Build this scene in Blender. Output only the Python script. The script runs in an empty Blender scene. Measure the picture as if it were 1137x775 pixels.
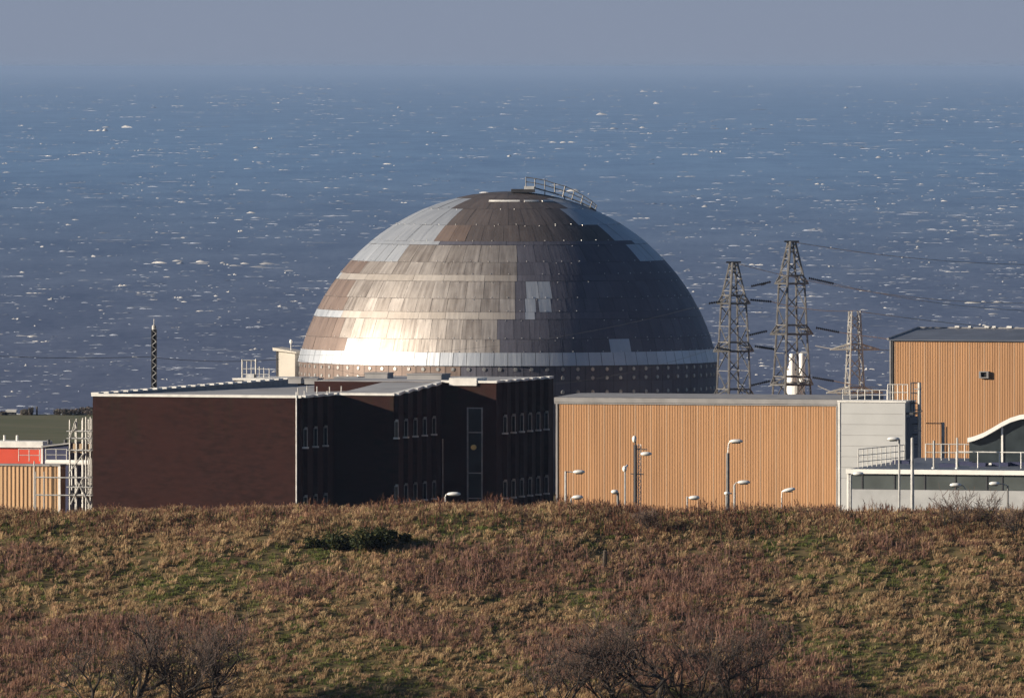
import bpy, math, random
import numpy as np
from mathutils import Vector, Matrix, noise as mnoise

random.seed(7)
rng = np.random.default_rng(7)
SC = bpy.context.scene
COL = SC.collection
R = math.radians

# ------------------------------------------------------------------ camera model
K = 7.3e-5            # radians per photo pixel (long telephoto)
CX, HY = 568.5, 75.0  # photo column of the optical axis, photo row of the horizon
HC = 75.0             # camera height above the sea


def px(X, d):
    return (X - CX) * K * d


def pz(Y, d):
    return HC - (Y - HY) * K * d


def P(X, Y, d):
    return Vector((px(X, d), d, pz(Y, d)))


# ------------------------------------------------------------------ mesh helper
class MB:
    """collects shapes, then links them as ONE mesh object"""

    def __init__(self, M=None):
        self.v, self.f, self.mi, self.M = [], [], [], M or Matrix()
        self.pc = []

    def add(self, verts, faces, mi=0):
        n = len(self.v)
        self.pc.append((n, len(self.f)))
        M = self.M
        self.v += [tuple(M @ Vector(p)) for p in verts]
        self.f += [tuple(i + n for i in f) for f in faces]
        self.mi += [mi] * len(faces)
        return self

    def box(self, a, b, mi=0):
        x0, y0, z0 = [min(a[i], b[i]) for i in range(3)]
        x1, y1, z1 = [max(a[i], b[i]) for i in range(3)]
        return self.add([(x0, y0, z0), (x1, y0, z0), (x1, y1, z0), (x0, y1, z0), (x0, y0, z1), (x1, y0, z1), (x1, y1, z1), (x0, y1, z1)],
                        [(0, 3, 2, 1), (4, 5, 6, 7), (0, 1, 5, 4), (1, 2, 6, 5), (2, 3, 7, 6), (3, 0, 4, 7)], mi)

    def prism(self, poly, z0, z1, mi=0, cap=True):
        """poly: list of (u, v) counter-clockwise; z0/z1 numbers or functions of (u, v)"""
        g0 = z0 if callable(z0) else (lambda u, v: z0)
        g1 = z1 if callable(z1) else (lambda u, v: z1)
        n = len(poly)
        vs = [(u, v, g0(u, v)) for u, v in poly] + [(u, v, g1(u, v)) for u, v in poly]
        fs = [(i, (i + 1) % n, n + (i + 1) % n, n + i) for i in range(n)]
        if cap:
            fs += [tuple(range(n, 2 * n)), tuple(range(n - 1, -1, -1))]
        return self.add(vs, fs, mi)

    def tube(self, p, q, r, n=6, r2=None, mi=0, cap=True):
        p, q = Vector(p), Vector(q)
        r2 = r if r2 is None else r2
        d = (q - p)
        if d.length < 1e-6:
            return self
        d.normalize()
        a = d.orthogonal().normalized()
        b = d.cross(a)
        vs = []
        for c, rr in ((p, r), (q, r2)):
            for i in range(n):
                t = 2 * math.pi * i / n
                vs.append(c + (a * math.cos(t) + b * math.sin(t)) * rr)
        fs = [(i, (i + 1) % n, n + (i + 1) % n, n + i) for i in range(n)]
        if cap:
            fs += [tuple(range(n, 2 * n)), tuple(range(n - 1, -1, -1))]
        return self.add(vs, fs, mi)

    def path(self, pts, r, n=5, mi=0):
        for p, q in zip(pts[:-1], pts[1:]):
            self.tube(p, q, r, n, mi=mi)
        return self

    def lathe(self, prof, c, n=24, mi=0):
        vs, fs = [], []
        for (r, z) in prof:
            for i in range(n):
                t = 2 * math.pi * i / n
                vs.append((c[0] + r * math.cos(t), c[1] + r * math.sin(t), c[2] + z))
        for k in range(len(prof) - 1):
            for i in range(n):
                j = (i + 1) % n
                fs.append((k * n + i, k * n + j, (k + 1) * n + j, (k + 1) * n + i))
        fs.append(tuple((len(prof) - 1) * n + i for i in range(n)))
        return self.add(vs, fs, mi)

    def ell(self, c, r, n=12, m=7, mi=0):
        vs, fs = [], []
        for k in range(m + 1):
            a = -math.pi / 2 + math.pi * k / m
            for i in range(n):
                t = 2 * math.pi * i / n
                vs.append((c[0] + r[0] * math.cos(a) * math.cos(t), c[1] + r[1] * math.cos(a) * math.sin(t), c[2] + r[2] * math.sin(a)))
        for k in range(m):
            for i in range(n):
                j = (i + 1) % n
                fs.append((k * n + i, k * n + j, (k + 1) * n + j, (k + 1) * n + i))
        return self.add(vs, fs, mi)

    def build_each(self, name, mat, parent=None, per=1, smooth=False):
        """every `per` consecutive shapes become one mesh object of their own"""
        st = self.pc[::per] + [(len(self.v), len(self.f))]
        out = []
        for (v0, f0), (v1, f1) in zip(st[:-1], st[1:]):
            m = MB()
            m.v = self.v[v0:v1]
            m.f = [tuple(i - v0 for i in f) for f in self.f[f0:f1]]
            m.mi = self.mi[f0:f1]
            out.append(m.build(name, mat, parent, smooth))
        return out

    def build(self, name, mat, parent=None, smooth=False):
        off = Vector((0, 0, 0))
        p = parent
        while p is not None:
            off += p.location
            p = p.parent
        me = bpy.data.meshes.new(name)
        me.from_pydata([(x - off.x, y - off.y, z - off.z) for x, y, z in self.v], [], self.f)
        for m in (mat if isinstance(mat, (list, tuple)) else [mat]):
            me.materials.append(m)
        if any(self.mi):
            me.polygons.foreach_set('material_index', self.mi)
        if smooth:
            me.polygons.foreach_set('use_smooth', [True] * len(me.polygons))
        me.update()
        o = bpy.data.objects.new(name, me)
        COL.objects.link(o)
        if parent is not None:
            o.parent = parent
        return o


def tag(o, label=None, cat=None, group=None, kind=None):
    if label: o['label'] = label
    if cat: o['category'] = cat
    if group: o['group'] = group
    if kind: o['kind'] = kind
    return o


def thing(name, label, cat, loc, group=None):
    o = bpy.data.objects.new(name, None)
    COL.objects.link(o)
    o.location = loc
    o.empty_display_size = .5
    return tag(o, label, cat, group)


def arrays_mesh(name, verts, tris, mat, colors=None, parent=None, nper=3):
    me = bpy.data.meshes.new(name)
    nv, nf = len(verts), len(tris)
    me.vertices.add(nv)
    me.vertices.foreach_set('co', np.asarray(verts, np.float32).ravel())
    me.loops.add(nf * nper)
    me.loops.foreach_set('vertex_index', np.asarray(tris, np.int32).ravel())
    me.polygons.add(nf)
    me.polygons.foreach_set('loop_start', np.arange(0, nf * nper, nper, dtype=np.int32))
    me.update(calc_edges=True)
    if colors is not None:
        a = me.color_attributes.new('tone', 'FLOAT_COLOR', 'POINT')
        c = np.ones((nv, 4), np.float32)
        c[:, :3] = colors
        a.data.foreach_set('color', c.ravel())
    me.materials.append(mat)
    o = bpy.data.objects.new(name, me)
    COL.objects.link(o)
    if parent is not None:
        o.parent = parent
    return o


# ------------------------------------------------------------------ materials
def nd(nt, t, **kw):
    n = nt.nodes.new(t)
    for k, v in kw.items():
        setattr(n, k, v)
    return n


def mat(name, col, rough=.7, metal=0., var=.18, scale=1.0, stretch=(1, 1, 1), col2=None, spec=.4, bump=0., detail=4):
    m = bpy.data.materials.new(name)
    m.use_nodes = True
    nt = m.node_tree
    b = nt.nodes['Principled BSDF']
    b.inputs['Roughness'].default_value = rough
    b.inputs['Metallic'].default_value = metal
    b.inputs['Specular IOR Level'].default_value = spec
    tc = nd(nt, 'ShaderNodeTexCoord')
    mp = nd(nt, 'ShaderNodeMapping')
    mp.inputs['Scale'].default_value = stretch
    no = nd(nt, 'ShaderNodeTexNoise')
    no.inputs['Scale'].default_value = scale
    no.inputs['Detail'].default_value = detail
    nt.links.new(tc.outputs['Object'], mp.inputs[0])
    nt.links.new(mp.outputs[0], no.inputs['Vector'])
    cr = nd(nt, 'ShaderNodeValToRGB')
    c2 = col2 or tuple(c * (1 - var) for c in col)
    c1 = tuple(min(1, c * (1 + (0 if col2 else var))) for c in col)
    cr.color_ramp.elements[0].position = .32
    cr.color_ramp.elements[1].position = .68
    cr.color_ramp.elements[0].color = (*c2, 1)
    cr.color_ramp.elements[1].color = (*c1, 1)
    nt.links.new(no.outputs['Fac'], cr.inputs[0])
    nt.links.new(cr.outputs[0], b.inputs['Base Color'])
    if bump:
        bp = nd(nt, 'ShaderNodeBump')
        bp.inputs['Strength'].default_value = bump
        bp.inputs['Distance'].default_value = .05
        nt.links.new(no.outputs['Fac'], bp.inputs['Height'])
        nt.links.new(bp.outputs[0], b.inputs['Normal'])
    return m


def leaf_mat(name, rough=.8, trans=.25, mul=1.0):
    m = bpy.data.materials.new(name)
    m.use_nodes = True
    nt = m.node_tree
    b = nt.nodes['Principled BSDF']
    out = nt.nodes['Material Output']
    at = nd(nt, 'ShaderNodeAttribute', attribute_name='tone')
    b.inputs['Roughness'].default_value = rough
    b.inputs['Specular IOR Level'].default_value = .2
    nt.links.new(at.outputs['Color'], b.inputs['Base Color'])
    tr = nd(nt, 'ShaderNodeBsdfTranslucent')
    nt.links.new(at.outputs['Color'], tr.inputs['Color'])
    mx = nd(nt, 'ShaderNodeMixShader')
    mx.inputs[0].default_value = trans
    nt.links.new(b.outputs[0], mx.inputs[1])
    nt.links.new(tr.outputs[0], mx.inputs[2])
    nt.links.new(mx.outputs[0], out.inputs['Surface'])
    return m


def clad_mat(name, col, col2, rough, metal, streak=.5):
    """weathered sheet metal of the dome: per-panel tone, streaks running down the slope, blotches"""
    m = bpy.data.materials.new(name)
    m.use_nodes = True
    nt = m.node_tree
    b = nt.nodes['Principled BSDF']
    b.inputs['Metallic'].default_value = metal
    uv = nd(nt, 'ShaderNodeUVMap')
    mp = nd(nt, 'ShaderNodeMapping')
    mp.inputs['Scale'].default_value = (2.2, .22, 1)
    nt.links.new(uv.outputs[0], mp.inputs[0])
    n1 = nd(nt, 'ShaderNodeTexNoise')
    n1.inputs['Scale'].default_value = 1.2
    n1.inputs['Detail'].default_value = 5
    nt.links.new(mp.outputs[0], n1.inputs['Vector'])
    n2 = nd(nt, 'ShaderNodeTexNoise')
    n2.inputs['Scale'].default_value = .55
    n2.inputs['Detail'].default_value = 6
    n2.inputs['Roughness'].default_value = .65
    nt.links.new(uv.outputs[0], n2.inputs['Vector'])
    at = nd(nt, 'ShaderNodeAttribute', attribute_name='panel')
    s1 = nd(nt, 'ShaderNodeMath', operation='MULTIPLY_ADD')
    nt.links.new(n1.outputs['Fac'], s1.inputs[0])
    s1.inputs[1].default_value = 1.5 * streak
    s1.inputs[2].default_value = .5 - .75 * streak
    s2 = nd(nt, 'ShaderNodeMath', operation='MULTIPLY_ADD')
    nt.links.new(n2.outputs['Fac'], s2.inputs[0])
    s2.inputs[1].default_value = .9
    nt.links.new(s1.outputs[0], s2.inputs[2])
    s3 = nd(nt, 'ShaderNodeMath', operation='MULTIPLY_ADD')
    nt.links.new(at.outputs['Fac'], s3.inputs[0])
    s3.inputs[1].default_value = .38
    nt.links.new(s2.outputs[0], s3.inputs[2])
    s4 = nd(nt, 'ShaderNodeMath', operation='SUBTRACT', use_clamp=True)
    nt.links.new(s3.outputs[0], s4.inputs[0])
    s4.inputs[1].default_value = .62
    cr = nd(nt, 'ShaderNodeMix', data_type='RGBA')
    cr.inputs['A'].default_value = (*col, 1)
    cr.inputs['B'].default_value = (*col2, 1)
    nt.links.new(s4.outputs[0], cr.inputs['Factor'])
    nt.links.new(cr.outputs['Result'], b.inputs['Base Color'])
    rr = nd(nt, 'ShaderNodeMath', operation='MULTIPLY_ADD')
    nt.links.new(n1.outputs['Fac'], rr.inputs[0])
    rr.inputs[1].default_value = .22
    rr.inputs[2].default_value = rough - .11
    nt.links.new(rr.outputs[0], b.inputs['Roughness'])
    bp = nd(nt, 'ShaderNodeBump')
    bp.inputs['Strength'].default_value = .12
    bp.inputs['Distance'].default_value = .25
    nt.links.new(n1.outputs['Fac'], bp.inputs['Height'])
    nt.links.new(bp.outputs[0], b.inputs['Normal'])
    return m


M = {}
M['brick_plain'] = mat('dark_brick', (0.02552, 0.00924, 0.007216), .85, spec=.15, var=.3, scale=.9, stretch=(1, 1, 3), bump=.3, detail=8)
def brick_mat():
    m = M['brick_plain']
    nt = m.node_tree
    b = nt.nodes['Principled BSDF']
    tc = nd(nt, 'ShaderNodeTexCoord')
    old = b.inputs['Base Color'].links[0].from_socket
    mp = nd(nt, 'ShaderNodeMapping'); mp.inputs['Scale'].default_value = (1.1, 1.1, .07)
    n1 = nd(nt, 'ShaderNodeTexNoise'); n1.inputs['Scale'].default_value = .9; n1.inputs['Detail'].default_value = 6
    nt.links.new(tc.outputs['Object'], mp.inputs[0]); nt.links.new(mp.outputs[0], n1.inputs['Vector'])
    n2 = nd(nt, 'ShaderNodeTexNoise'); n2.inputs['Scale'].default_value = .16; n2.inputs['Detail'].default_value = 5
    nt.links.new(tc.outputs['Object'], n2.inputs['Vector'])
    sx = nd(nt, 'ShaderNodeSeparateXYZ'); nt.links.new(tc.outputs['Object'], sx.inputs[0])
    hz_ = nd(nt, 'ShaderNodeMapRange'); hz_.inputs['From Min'].default_value = 7.; hz_.inputs['From Max'].default_value = 12.6
    nt.links.new(sx.outputs['Z'], hz_.inputs['Value'])
    dr = nd(nt, 'ShaderNodeMapRange'); dr.inputs['From Min'].default_value = .5; dr.inputs['From Max'].default_value = .72
    nt.links.new(n1.outputs['Fac'], dr.inputs['Value'])
    mu = nd(nt, 'ShaderNodeMath', operation='MULTIPLY'); nt.links.new(hz_.outputs[0], mu.inputs[0]); nt.links.new(dr.outputs[0], mu.inputs[1])
    mx = nd(nt, 'ShaderNodeMix', data_type='RGBA'); nt.links.new(mu.outputs[0], mx.inputs['Factor'])
    nt.links.new(old, mx.inputs['A']); mx.inputs['B'].default_value = (0.02288, 0.01848, 0.0088, 1)
    rd = nd(nt, 'ShaderNodeMapRange'); rd.inputs['From Min'].default_value = .42; rd.inputs['From Max'].default_value = .68
    nt.links.new(n2.outputs['Fac'], rd.inputs['Value'])
    m2 = nd(nt, 'ShaderNodeMix', data_type='RGBA'); nt.links.new(rd.outputs[0], m2.inputs['Factor'])
    nt.links.new(mx.outputs['Result'], m2.inputs['A']); m2.inputs['B'].default_value = (0.03168, 0.01056, 0.00836, 1)
    m2.inputs['Factor'].default_value = .5
    nt.links.new(m2.outputs['Result'], b.inputs['Base Color'])
    return m


M['brick'] = brick_mat()
M['brick_roof'] = mat('felt_roof', (0.2904, 0.2904, 0.2992), .8, var=.2, scale=.35)
M['white_trim'] = mat('white_trim', (.66, .65, .62), .6, var=.12, scale=1.5)
M['grey_trim'] = mat('grey_flashing', (.255, .25, .25), .6, var=.15, scale=.8)
M['dark_trim'] = mat('dark_trim', (.05, .05, .055), .6)
M['glass'] = mat('dark_glass', (.035, .045, .05), .12, var=.25, scale=.6, spec=.8)
M['glass_strip'] = mat('strip_glass_sky_tint', (.085, .098, .096), .15, var=.3, scale=.25, spec=.7)  # grey base colour stands in for reflected sky
M['sill'] = mat('pale_sill', (.55, .55, .55), .6)
M['orange'] = mat('orange_cladding', (0.3864, 0.21, 0.1008), .55, var=.13, scale=.5, stretch=(3, 3, .15), spec=.3)
M['orange_pale'] = mat('pale_joint', (0.4452, 0.3024, 0.1974), .55, var=.07, scale=.5, spec=.3)
M['blue_roof'] = mat('slate_blue_roof', (.10, .115, .15), .55, var=.15, scale=.4)
M['white_panel'] = mat('white_wall_panel', (0.44, 0.4488, 0.4488), .6, var=.05, scale=.4)
M['pale_wall'] = mat('pale_concrete', (0.3872, 0.396, 0.4004), .75, var=.1, scale=.8, detail=6)
M['galv'] = mat('galvanised_steel', (.42, .42, .41), .5, .4, var=.2, scale=2)
M['galv_dark'] = mat('weathered_steel', (.17, .165, .16), .6, .3, var=.3, scale=1.5)
M['galv_pale'] = mat('pale_steel', (.43, .42, .395), .55, .2, var=.15, scale=2)
M['insul'] = mat('dark_insulator', (.025, .024, .024), .35)
M['wire'] = mat('aluminium_wire', (.62, .60, .57), .6, .0)
M['wire_dark'] = mat('old_wire', (.09, .09, .09), .6, .2)
M['red'] = mat('red_cladding', (.56, .065, .03), .5, var=.08, scale=.6)
M['blue'] = mat('navy_cladding', (.035, .04, .09), .5, var=.15)
M['tan'] = mat('tan_cladding', (.46, .29, .155), .6, var=.1, scale=.5, stretch=(3, 3, .2))
M['cream'] = mat('cream_panel', (.66, .62, .54), .6, var=.05, scale=.7)
M['board'] = mat('scaffold_board', (.34, .25, .16), .8, var=.2)
M['white_paint'] = mat('white_paint', (.8, .79, .75), .45, var=.06, scale=1.2)
M['lamp_head'] = mat('lamp_head_shell', (.78, .78, .75), .35, var=.05)
M['black'] = mat('black_void', (.012, .012, .012), .8)
M['yellow'] = mat('yellow_lens', (.8, .62, .22), .4)
M['bark'] = mat('dark_bark', (.04, .033, .028), .9, var=.3, scale=3)
M['twig'] = mat('reddish_twig', (.085, .058, .047), .9, var=.3, scale=1.5)
M['post'] = mat('old_timber', (.07, .055, .04), .9, var=.3)
M['hedge_far'] = mat('hedge_twigs', (.055, .045, .04), .9, var=.4, scale=.7)
M['farm'] = mat('whitewash', (.7, .68, .64), .7)
M['slate'] = mat('slate_tiles', (.10, .10, .11), .7)
M['foam'] = mat('sea_foam', (0.528, 0.5192, 0.5016), .9, var=.12, scale=.3, spec=.1)
M['foam_thin'] = mat('thin_sea_foam', (.27, .30, .36), .9, var=.3, scale=.3, spec=.1)
M['grass'] = leaf_mat('dry_grass_blades', .85, .48)
M['stems'] = leaf_mat('dead_stems', .9, .3)
M['gorse'] = leaf_mat('gorse_needles', .7, .15)
M['rivet'] = mat('bright_rivet', (.72, .71, .69), .45, .75, var=.1)
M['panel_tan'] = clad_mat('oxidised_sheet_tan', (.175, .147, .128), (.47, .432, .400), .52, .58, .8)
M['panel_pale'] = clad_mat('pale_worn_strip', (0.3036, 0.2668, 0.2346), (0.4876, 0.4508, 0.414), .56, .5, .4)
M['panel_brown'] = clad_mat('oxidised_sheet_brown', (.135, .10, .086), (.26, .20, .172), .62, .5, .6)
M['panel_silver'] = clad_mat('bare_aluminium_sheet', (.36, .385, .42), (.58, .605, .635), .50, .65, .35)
M['panel_dark'] = clad_mat('dark_blue_sheet', (.072, .070, .090), (.14, .138, .170), .60, .35, .5)  # darker, bluer sheet used across the dome's right half
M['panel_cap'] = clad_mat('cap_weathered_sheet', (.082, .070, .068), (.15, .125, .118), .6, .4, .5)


def lerp(a, b, t):
    return a + (b - a) * t


# ------------------------------------------------------------------ terrain
PROF = [(-600, 70), (-60, 73.3), (12, 73.3), (40, 71.5), (140, 58), (320, 42), (540, 35.2), (630, 33.8), (648, 34.6), (656, 36.0),
        (671, 40.2), (690, 46.05), (697, 48.25), (700, 49.0), (703, 49.4), (706, 49.35), (712, 47.9), (730, 42.5), (760, 35), (800, 31), (1440, 31),
        (1480, 30.3), (1550, 28.7), (1640, 27.7), (1700, 27.2), (1720, 26.0), (1760, 18), (1850, -2), (1900, -6)]
PY = np.array([p[0] for p in PROF], float)
PZ = np.array([p[1] for p in PROF], float)


def terr(x, y):
    z = float(np.interp(y, PY, PZ))
    w = max(0., min(1., (y - 630) / 20)) * max(0., min(1., (740 - y) / 30))
    if w > 0:
        z += w * (.35 * mnoise.noise((x * .045, y * .06, 3.1)) + .28 * mnoise.noise((x * .16, y * .2, 9.2)) + .24 * mnoise.noise((x * .5, y * .5, 1.7)))
        z += w * (.08 + .38 * math.exp(-((x + 2) / 13) ** 2))
    return z


def on_hill(X, Y):
    """the point of the bank under a photo pixel"""
    d = 652.
    while d < 706:
        if terr(px(X, d), d) >= pz(Y, d):
            break
        d += .25
    return px(X, d), d


xs = sorted(set([round(-48 + .5 * i, 3) for i in range(193)] + [s * v for s in (-1, 1) for v in (55, 65, 80, 100, 130, 170, 230, 320, 500, 800, 1400, 2500, 4500, 8000)]))
ys = sorted(set([float(y) for y in PY] + [round(648 + .45 * i, 3) for i in range(136)] + [715, 722, 745, 780, 850, 950, 1050, 1150, 1250, 1350, 1520, 1600, 1670, 1690, 1710, 1740, 1800]
               + [-400, -200, 80, 110, 180, 230, 270, 380, 440, 500, 580, 610]))
tv = [(x, y, terr(x, y)) for y in ys for x in xs]
nx = len(xs)
tf = [(j * nx + i, j * nx + i + 1, (j + 1) * nx + i + 1, (j + 1) * nx + i) for j in range(len(ys) - 1) for i in range(nx - 1)]


def ground_mat():
    m = bpy.data.materials.new('rough_ground')
    m.use_nodes = True
    nt = m.node_tree
    b = nt.nodes['Principled BSDF']
    b.inputs['Roughness'].default_value = .95
    b.inputs['Specular IOR Level'].default_value = .1
    tc = nd(nt, 'ShaderNodeTexCoord')
    n1 = nd(nt, 'ShaderNodeTexNoise'); n1.inputs['Scale'].default_value = .9; n1.inputs['Detail'].default_value = 8; n1.inputs['Roughness'].default_value = .7
    n2 = nd(nt, 'ShaderNodeTexNoise'); n2.inputs['Scale'].default_value = .09; n2.inputs['Detail'].default_value = 5
    for n in (n1, n2):
        nt.links.new(tc.outputs['Object'], n.inputs['Vector'])
    r1 = nd(nt, 'ShaderNodeValToRGB')
    r1.color_ramp.elements[0].position = .35; r1.color_ramp.elements[0].color = (.06, .047, .026, 1)
    r1.color_ramp.elements[1].position = .7; r1.color_ramp.elements[1].color = (.19, .125, .07, 1)
    e = r1.color_ramp.elements.new(.52); e.color = (.11, .09, .042, 1)
    nt.links.new(n1.outputs['Fac'], r1.inputs[0])
    r2 = nd(nt, 'ShaderNodeValToRGB')
    r2.color_ramp.elements[0].position = .38; r2.color_ramp.elements[0].color = (.098, .105, .058, 1)
    r2.color_ramp.elements[1].position = .66; r2.color_ramp.elements[1].color = (.138, .13, .08, 1)
    nt.links.new(n2.outputs['Fac'], r2.inputs[0])
    sx = nd(nt, 'ShaderNodeSeparateXYZ')
    nt.links.new(tc.outputs['Object'], sx.inputs[0])
    mr = nd(nt, 'ShaderNodeMapRange')
    mr.inputs['From Min'].default_value = 1400; mr.inputs['From Max'].default_value = 1450
    nt.links.new(sx.outputs['Y'], mr.inputs['Value'])
    mx = nd(nt, 'ShaderNodeMix', data_type='RGBA')
    nt.links.new(mr.outputs[0], mx.inputs['Factor'])
    nt.links.new(r1.outputs[0], mx.inputs['A'])
    nt.links.new(r2.outputs[0], mx.inputs['B'])
    nt.links.new(mx.outputs['Result'], b.inputs['Base Color'])
    return m


gb = MB(); gb.v = tv; gb.f = tf; gb.mi = [0] * len(tf)
tag(gb.build('ground', ground_mat(), smooth=True), kind='structure')


# ------------------------------------------------------------------ sea
def sea_mat():
    m = bpy.data.materials.new('rough_sea')
    m.use_nodes = True
    nt = m.node_tree
    b = nt.nodes['Principled BSDF']
    b.inputs['Roughness'].default_value = .55
    b.inputs['Specular IOR Level'].default_value = .25
    tc = nd(nt, 'ShaderNodeTexCoord')
    mps = []
    for sc, s, d in (((1, .12, 1), .30, 7), ((1, .12, 1), .03, 5), ((1, .25, 1), .0035, 3)):
        mp = nd(nt, 'ShaderNodeMapping'); mp.inputs['Scale'].default_value = sc
        mp.inputs['Rotation'].default_value = (0, 0, .03)
        n = nd(nt, 'ShaderNodeTexNoise'); n.inputs['Scale'].default_value = s; n.inputs['Detail'].default_value = d; n.inputs['Roughness'].default_value = .6
        nt.links.new(tc.outputs['Object'], mp.inputs[0]); nt.links.new(mp.outputs[0], n.inputs['Vector'])
        mps.append(n)
    a1 = nd(nt, 'ShaderNodeMath', operation='MULTIPLY_ADD'); nt.links.new(mps[0].outputs['Fac'], a1.inputs[0]); a1.inputs[1].default_value = .9
    nt.links.new(mps[1].outputs['Fac'], a1.inputs[2])
    a2 = nd(nt, 'ShaderNodeMath', operation='MULTIPLY_ADD'); nt.links.new(mps[2].outputs['Fac'], a2.inputs[0]); a2.inputs[1].default_value = .55
    nt.links.new(a1.outputs[0], a2.inputs[2])
    mr = nd(nt, 'ShaderNodeMapRange'); mr.inputs['From Min'].default_value = .9; mr.inputs['From Max'].default_value = 1.55
    nt.links.new(a2.outputs[0], mr.inputs['Value'])
    mx = nd(nt, 'ShaderNodeMix', data_type='RGBA')
    mx.inputs['A'].default_value = (0.054, 0.0612, 0.1098, 1)
    mx.inputs['B'].default_value = (0.135, 0.1422, 0.2025, 1)
    nt.links.new(mr.outputs[0], mx.inputs['Factor'])
    far = nd(nt, 'ShaderNodeMix', data_type='RGBA')  # clearer offshore water, its colour also brightened to make up for thin haze
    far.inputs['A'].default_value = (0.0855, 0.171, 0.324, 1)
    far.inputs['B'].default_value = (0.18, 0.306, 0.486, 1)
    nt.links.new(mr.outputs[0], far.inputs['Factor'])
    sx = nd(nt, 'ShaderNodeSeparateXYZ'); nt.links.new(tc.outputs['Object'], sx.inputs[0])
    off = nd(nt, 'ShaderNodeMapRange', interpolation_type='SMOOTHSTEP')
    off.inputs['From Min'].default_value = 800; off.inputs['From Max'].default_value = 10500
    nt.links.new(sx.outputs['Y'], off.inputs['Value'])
    silt_haze_mix = nd(nt, 'ShaderNodeMix', data_type='RGBA')
    nt.links.new(off.outputs[0], silt_haze_mix.inputs['Factor'])
    nt.links.new(mx.outputs['Result'], silt_haze_mix.inputs['A'])
    nt.links.new(far.outputs['Result'], silt_haze_mix.inputs['B'])
    nt.links.new(silt_haze_mix.outputs['Result'], b.inputs['Base Color'])
    return m


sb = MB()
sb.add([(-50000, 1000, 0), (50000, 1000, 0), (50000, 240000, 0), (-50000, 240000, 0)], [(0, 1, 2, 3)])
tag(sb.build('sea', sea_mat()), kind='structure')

# breaking crests: small ridged foam patches scattered over the water
fv, ff, fm = [], [], []


def foam(x, y, L, h, w, skew, mi=0):
    """one breaking crest: a ragged low ridge with a steep face towards the shore and a trailing foam apron"""
    n = max(3, int(L / max(.5, .0009 * y)) if L / max(.5, .0009 * y) < 10 else 10)
    base = len(fv)
    for i in range(n + 1):
        t = i / n
        e = min(1., 1.7 * math.sin(math.pi * (.05 + .9 * t)))
        hh = h * e * random.uniform(.25, 1.15)
        xx = x + (t - .5) * L
        yy = y + skew * (t - .5) * L + random.uniform(-.15, .15) * w
        fv.extend([(xx, yy - w * .25 * e, .01), (xx, yy, hh + .02), (xx, yy + w * e, .05 + hh * .25)])
    for i in range(n):
        if random.random() < .12 and n > 4:
            continue
        a = base + 3 * i
        ff.extend([(a, a + 3, a + 4, a + 1), (a + 1, a + 4, a + 5, a + 2)])
        fm.extend([mi, mi])


def crest_field(num, smin, smax, hs, mi=0):
    for _ in range(num):
        p = 18 + 385 * random.random() ** 1.05
        d = HC / (p * K)
        x = random.uniform(-1, 1) * (.047 * d + 60)
        # gustier bands hold more breakers
        q = mnoise.noise((x * .0011, d * .0005, 5.)) + .5 * mnoise.noise((x * .004, d * .0016, 2.))
        if q < random.uniform(-.6, .5):
            continue
        g = (d / 3300.) ** .9
        L = g * math.exp(random.uniform(math.log(smin), math.log(smax)))
        h = g * hs * random.uniform(.45, 1.0) * (.55 + .45 * min(1, L / (g * 4)))
        k = 1 if random.random() < .72 else random.randint(2, 3)
        xx = x
        sk = random.uniform(-.9, .5)
        for j in range(k):
            LL = L * random.uniform(.4, 1.)
            foam(xx, d + random.uniform(-2, 2) * h * 6, LL, h * random.uniform(.5, 1), 4 * h, sk, mi)
            xx += LL * random.uniform(.7, 1.6)


crest_field(520, .9, 3.2, .95)
crest_field(1050, .9, 2.8, .42)
crest_field(8600, .8, 3.8, .40, 1)
crest_field(900, 3.0, 7.5, .36, 1)
for (X, Y, W) in ((250, 293, 150), (225, 291, 60), (290, 296, 60), (640, 213, 40), (1110, 262, 40), (700, 128, 60), (140, 142, 40), (1108, 336, 60), (35, 374, 26)):
    d = HC / ((Y - HY) * K)
    n = max(2, W // 22)
    for i in range(n):
        foam(px(X + W * (i / n - .5) + random.uniform(-4, 4), d), d + random.uniform(-14, 14), random.uniform(8, 22) * K * d, random.uniform(1.0, 2.6) * K * d, 3., random.uniform(-.5, .3))
fb = MB(); fb.v = fv; fb.f = ff; fb.mi = fm
tag(fb.build('whitecap_foam', [M['foam'], M['foam_thin']], smooth=True), 'broken white wave crests scattered over the blue sea', 'whitecaps', kind='stuff')

# ------------------------------------------------------------------ site grid
AL = R(17)
E1 = Vector((math.cos(AL), -math.sin(AL), 0))
E2 = Vector((math.sin(AL), math.cos(AL), 0))
GZ = 31.0


def frame(X, d, z=0.):
    """local frame (u right along the facades, v going back) whose origin projects to photo column X at depth d"""
    o = Vector((px(X, d), d, z))
    return Matrix(((E1.x, E2.x, 0, o.x), (E1.y, E2.y, 0, o.y), (0, 0, 1, o.z), (0, 0, 0, 1)))


def su(F, X, v=0.):
    """u of the point at photo column X on the line v = const"""
    t = (X - CX) * K
    o = F.translation + E2 * v
    return (t * o.y - o.x) / (E1.x - t * E1.y)


def sv(F, X, u=0.):
    t = (X - CX) * K
    o = F.translation + E1 * u
    return (t * o.y - o.x) / (E2.x - t * E2.y)


def zz(F, u, v, Y):
    p = F @ Vector((u, v, 0))
    return pz(Y, p.y)


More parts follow.
